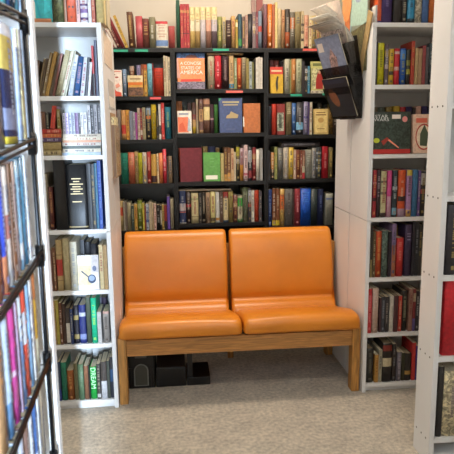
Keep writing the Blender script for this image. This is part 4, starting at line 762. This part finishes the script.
# ------------------------------------------------------------------ brown flyer holder and print on the left panel
yA, yB_ = 2.84, 3.07
t = thing('flyer_holder', 'narrow brown flyer holder hung on the left white bookcase side panel', 'flyer holder', (XL+.001, 2.92, 1.12))
q = MB(); q.box((0, -.08, 0), (.004, .16, .32), mat('#a8865c', .4, 'cover'), .001); q.build('back_plate', t)
q = MB(); q.box((.004, -.08, 0), (.022, .16, .006), mat('#8c6c48', .4), .001); q.box((.018, -.08, .006), (.022, .16, .26), mat('#c0a888', .25, 'smoked'), .001)
for y_ in (-.08, .156): q.box((.004, y_, .006), (.018, y_+.004, .26), mat('#7c5c3c', .4), .001)
q.build('pocket', t)
q = MB(); q.box((XL+.0055, 2.85, 1.127), (XL+.017, 3.07, 1.42), mat('#d8c8a0', .7, 'print')); tag(q.build('flyer'), 'stack of cream flyers standing in the brown flyer holder', 'flyers')
q = MB(); q.box((XL+.0005, 2.82, 1.46), (XL+.002, 3.08, 1.60), mat('#b4b0ac', .6, 'cover')); q.box((XL+.002, 2.83, 1.47), (XL+.0026, 3.07, 1.52), mat('#e0d8cc', .6, 'cover')); tag(q.build('flyer'), 'small printed flyer taped above the brown flyer holder', 'flyer')
q = MB(); q.box((XL+.0005, 2.70, 1.66), (XL+.002, 3.06, 1.80), mat('#d0bca8', .6, 'cover')); tag(q.build('flyer'), 'pale picture sheet taped near the top of the left white panel', 'flyer')
# ------------------------------------------------------------------ near left: white end panel and black wire rack of film cases
q = MB(); q.box((-.66, 1.145, 0), (-.2545, 1.175, 2.05), white, .0015)  # edge is real; hidden part widened leftwards to block the window light
tag(q.build('end_panel'), 'white shelving end panel just behind the black wire rack, only its edge showing', 'shelf panel')
rk = thing('wire_rack', 'black wire media rack at the left edge, close to the camera', 'rack', (-.262, 1.1, 0))
bm_ = mat('#101012', .35, 'metal')
near = Vector((-.245, .50)); far = Vector((-.258, 1.1)); dr = (near-far).normalized(); nr = Vector((dr.y, -dr.x)) 
if nr.x > 0: nr = -nr        # towards the back of the rack
def L3(s, dpt, z):   # s metres towards camera from the rear post, dpt into the rack
    p = far+dr*s+nr*dpt; return Vector((p.x+.262, p.y-1.1, z))
LEN = (near-far).length
LV = [1.553, 1.334, 1.118, .899, .681, .462, .243]
drop = .05
q = MB(); q.tube([L3(0, 0, 0), L3(0, 0, 2.0)], .0042, bm_, 10); q.build('post', rk)
q = MB(); q.tube([L3(0, .15, 0), L3(0, .15, 2.0)], .004, bm_, 10); q.build('post', rk)
for sN in (LEN,):
    q = MB(); q.tube([L3(sN, 0, 0), L3(sN, 0, 2.0)], .0042, bm_, 10); q.build('post', rk)
    q = MB(); q.tube([L3(sN, .15, 0), L3(sN, .15, 2.0)], .004, bm_, 10); q.build('post', rk)
for z_ in LV:
    q = MB()
    for dpt, zz_, r_ in ((-.004, 0, .0036), (-.003, -.012, .0028), (.05, 0, .002), (.1, 0, .002), (.15, 0, .003)):
        q.tube([L3(0, dpt, z_+zz_), L3(LEN, dpt, z_+zz_-drop)], r_, bm_, 6)
    for k in range(0, 10):
        s_ = LEN*(k+.5)/10; q.tube([L3(s_, .001, z_-drop*s_/LEN), L3(s_, .15, z_-drop*s_/LEN)], .0012, bm_, 5)
    q.build('wire_shelf', rk)
    q = MB(); q.tube([L3(0, 0, z_-.03), L3(0, 0, z_+.012)], .0085, bm_, 10); q.build('clamp', rk)
GD = .85
def film(lev, items, gname):
    z_ = LV[lev]
    for i, (x0, x1, c, o) in enumerate(items):
        vm = {0: 90-60, 1: 90, 2: 205, 3: 320, 4: 430}[lev] if lev else 8
        # where the sight line through this photo column meets the front plane of the rack
        def s_of(u):
            d = f0+CR*((u-227)/F)-CU*((vm-227)/F)
            # solve far+dr*s = t*d (xy)
            den = dr.x*d.y-dr.y*d.x
            return -(far.x*d.y-far.y*d.x)/den
        sh = 3 if lev == 1 else 1
        sa, sb = max(.004, s_of(min(x1+sh, 27.5 if lev == 1 else 99))), s_of(x0+sh)      # rear end, near end
        w = sb-sa-.001; sm = (sa+sb)/2
        p = far+dr*sm; zb = z_+.0036-drop*sm/LEN
        ang = math.atan2(-dr.y, -dr.x)   # local x along the rack
        # local -y (spine) must face the aisle
        hgt = o.get('h', .190)
        r_ = make_book(w, hgt, .135, c, (p.x+nr.x*.001, p.y+nr.y*.001, zb), (0, 0, math.atan2(-dr.y, -dr.x)), None, '', 'film cases in the black wire rack', GD, label=o['label'], name='film_case', title=o.get('title'), bands=o.get('bands', ()), hard=False, rough=.25, cat='film case', pages=True)
ROWN = ['top', 'second', 'third', 'fourth', 'fifth']
def filmrow(lev, cols, h=.19):
    n = len(cols); it = []
    for i, (x0, x1, c, bands, dn) in enumerate(cols):
        it.append((x0, x1, c, {'bands': bands, 'label': '%s in the %s row of the black wire rack' % (dn, ROWN[lev]), 'title': '#e8e8ec' if lum(c) < .5 else '#404868', 'h': h}))
    film(lev, it, 'x')
filmrow(0, [(-8, 2.5, '#3c4c5c', (), 'dark slate film case'), (3, 7.4, '#5cb8bc', (), 'turquoise film case'), (7.8, 11.5, '#30588c', (), 'blue film case'), (12, 15.6, '#243c4c', (), 'dark teal film case'), (16, 19.8, '#60a0b0', (), 'pale teal film case'), (20.2, 23.4, '#a8c0dc', (), 'pale blue film case')])
filmrow(1, [(-14, 1.6, '#a89c94', (), 'beige grey film case'), (2, 15.5, '#242c54', ((.62, .9, '#d8bc60'), (.9, 1, '#dcdce4'), (.12, .3, '#8c94b4'), (.0, .06, '#d8bc40')), 'large navy case with gold band'), (16, 19, '#b4c0d4', (), 'slim pale blue film case'), (19.4, 22, '#c8b888', ((.7, 1, '#d4d4dc'),), 'slim tan film case'), (23, 25.2, '#98a0ac', (), 'grey film case beside the rear post')])
filmrow(2, [(-10, -1, '#c87c58', (), 'orange brown film case'), (-.6, 4.2, '#3850c8', ((.0, .3, '#dc8860'),), 'bright blue film case'), (4.6, 10, '#e8dcd4', ((.4, .6, '#c07c74'),), 'white and faded red film case'), (10.4, 13.4, '#84604c', (), 'brown film case'), (13.8, 17.2, '#c0a49c', (), 'dusty pink film case'), (17.6, 22, '#94bcd4', ((.1, .25, '#e0e4e8'),), 'light blue film case'), (22.4, 26.4, '#4c84a4', (), 'steel blue film case'), (26.8, 29.4, '#e4e8ec', (), 'slim white film case')])
filmrow(3, [(-8, 1.2, '#d4a06c', (), 'tan film case'), (1.6, 8.4, '#c8d8ec', ((.0, .3, '#6c98c4'),), 'pale blue film case'), (8.8, 15.6, '#dc4ca4', ((.42, .47, '#f0d0e4'),), 'magenta pink film case'), (16, 18, '#a48ca0', (), 'mauve film case'), (18.4, 22.4, '#8cacdc', ((.6, 1, '#e4ecf4'),), 'light blue and white film case'), (22.8, 27.6, '#e0503c', ((.5, .8, '#d8dce4'),), 'red film case with a white top'), (28, 31, '#8cb4d8', (), 'sky blue film case'), (31.4, 34, '#e0dcd8', (), 'white film case'), (34.4, 38, '#dca83c', ((.0, .35, '#ece0c0'), (.75, 1, '#bc7040')), 'mustard film case beside the rear post')])
filmrow(4, [(2, 7, '#4c5058', (), 'dark grey film case'), (7.4, 11.4, '#a03848', (), 'crimson film case'), (11.8, 16.8, '#74a498', (), 'green film case'), (17.2, 24, '#d4dcec', ((.5, .7, '#8ca0c4'),), 'white and blue film case'), (24.4, 29, '#8c6c60', (), 'brown film case'), (29.4, 33.6, '#e4e8f0', (), 'slim white film case'), (34, 38.6, '#4870b4', ((.3, .5, '#c0d0e8'),), 'blue film case'), (39, 41.6, '#dcdcdc', (), 'slim pale film case'), (42, 44.6, '#b4a48c', (), 'tan film case beside the rear post')])
# ------------------------------------------------------------------ added unseen block, keeps window light to the left side
q = MB(); q.box((.18, -1.5, 0), (3.2, -1.0, 2.2), white, .002); struct('light_blocker', q)
# ------------------------------------------------------------------ past 300 books: the smallest ones as one object
bks = [o for o in COL.objects if o.name.split('.')[0] == 'book' and o.parent is None]
def seen(o):
    n = [v.co for v in o.data.vertices]; w_ = max(v.x for v in n)-min(v.x for v in n); h_ = max(v.z for v in n); d_ = max(v.y for v in n)
    face = abs(o.rotation_euler.z+math.pi/2) < .3 and len(o.data.materials) > 2
    A = (d_ if face else w_)*h_/max(.5, o.location.y)**2
    if o.location.x > XR+.31 and o.location.y > 2.5 and o.location.y < 3: A *= .3
    return A*(.15 if o.get('hid') else 1)
bks.sort(key=seen); extra = bks[:max(0, len(bks)-300)]
bpy.context.view_layer.update()
if extra:
    q = MB(); 
    for o in extra:
        for c in [o]+list(o.children):
            mw = c.matrix_world; n0 = len(q.v); q.v += [tuple(mw @ v.co) for v in c.data.vertices]
            for p in c.data.polygons:
                q.f.append(tuple(n0+k for k in p.vertices)); q.m.append(q.mi(c.data.materials[p.material_index])); q.smooth.append(p.use_smooth)
    for o in extra:
        for c in list(o.children): bpy.data.objects.remove(c)
        bpy.data.objects.remove(o)
    tag(q.build('books'), 'the slimmest and most hidden books filling gaps between the others on the shelves', 'books', None, 'stuff')
# ------------------------------------------------------------------ light
def area(name, loc, rot, sx, sy_, power, col, spread=None):
    l = bpy.data.lights.new(name, 'AREA'); l.shape = 'RECTANGLE'; l.size = sx; l.size_y = sy_; l.energy = power; l.color = col
    if spread: l.spread = spread
    o = bpy.data.objects.new(name, l); COL.objects.link(o); o.location = loc; o.rotation_euler = rot; return o
area('window_light', (.43, -3.52, 1.5), (math.pi/2, 0, 0), .11, 1.5, 820, (.60, .78, 1.0))
area('ceiling_lamp', (.35, 2.8, 2.68), (0, 0, 0), 1.2, .3, 30, (1.0, .85, .68))
area('ceiling_lamp', (.35, .9, 2.68), (0, 0, 0), 1.2, .3, 15, (1.0, .85, .68))  # second lamp, added as front fill
w = bpy.data.worlds.new('world'); S.world = w; w.use_nodes = True
w.node_tree.nodes['Background'].inputs[0].default_value = (.75, .85, 1, 1); w.node_tree.nodes['Background'].inputs[1].default_value = 1.0
S.view_settings.view_transform = 'Standard'; S.view_settings.look = 'None'; S.view_settings.gamma = 1; S.view_settings.use_curve_mapping = False
S.view_settings.exposure = 0.32
for o in COL.objects:
    if 'hid' in o: del o['hid']
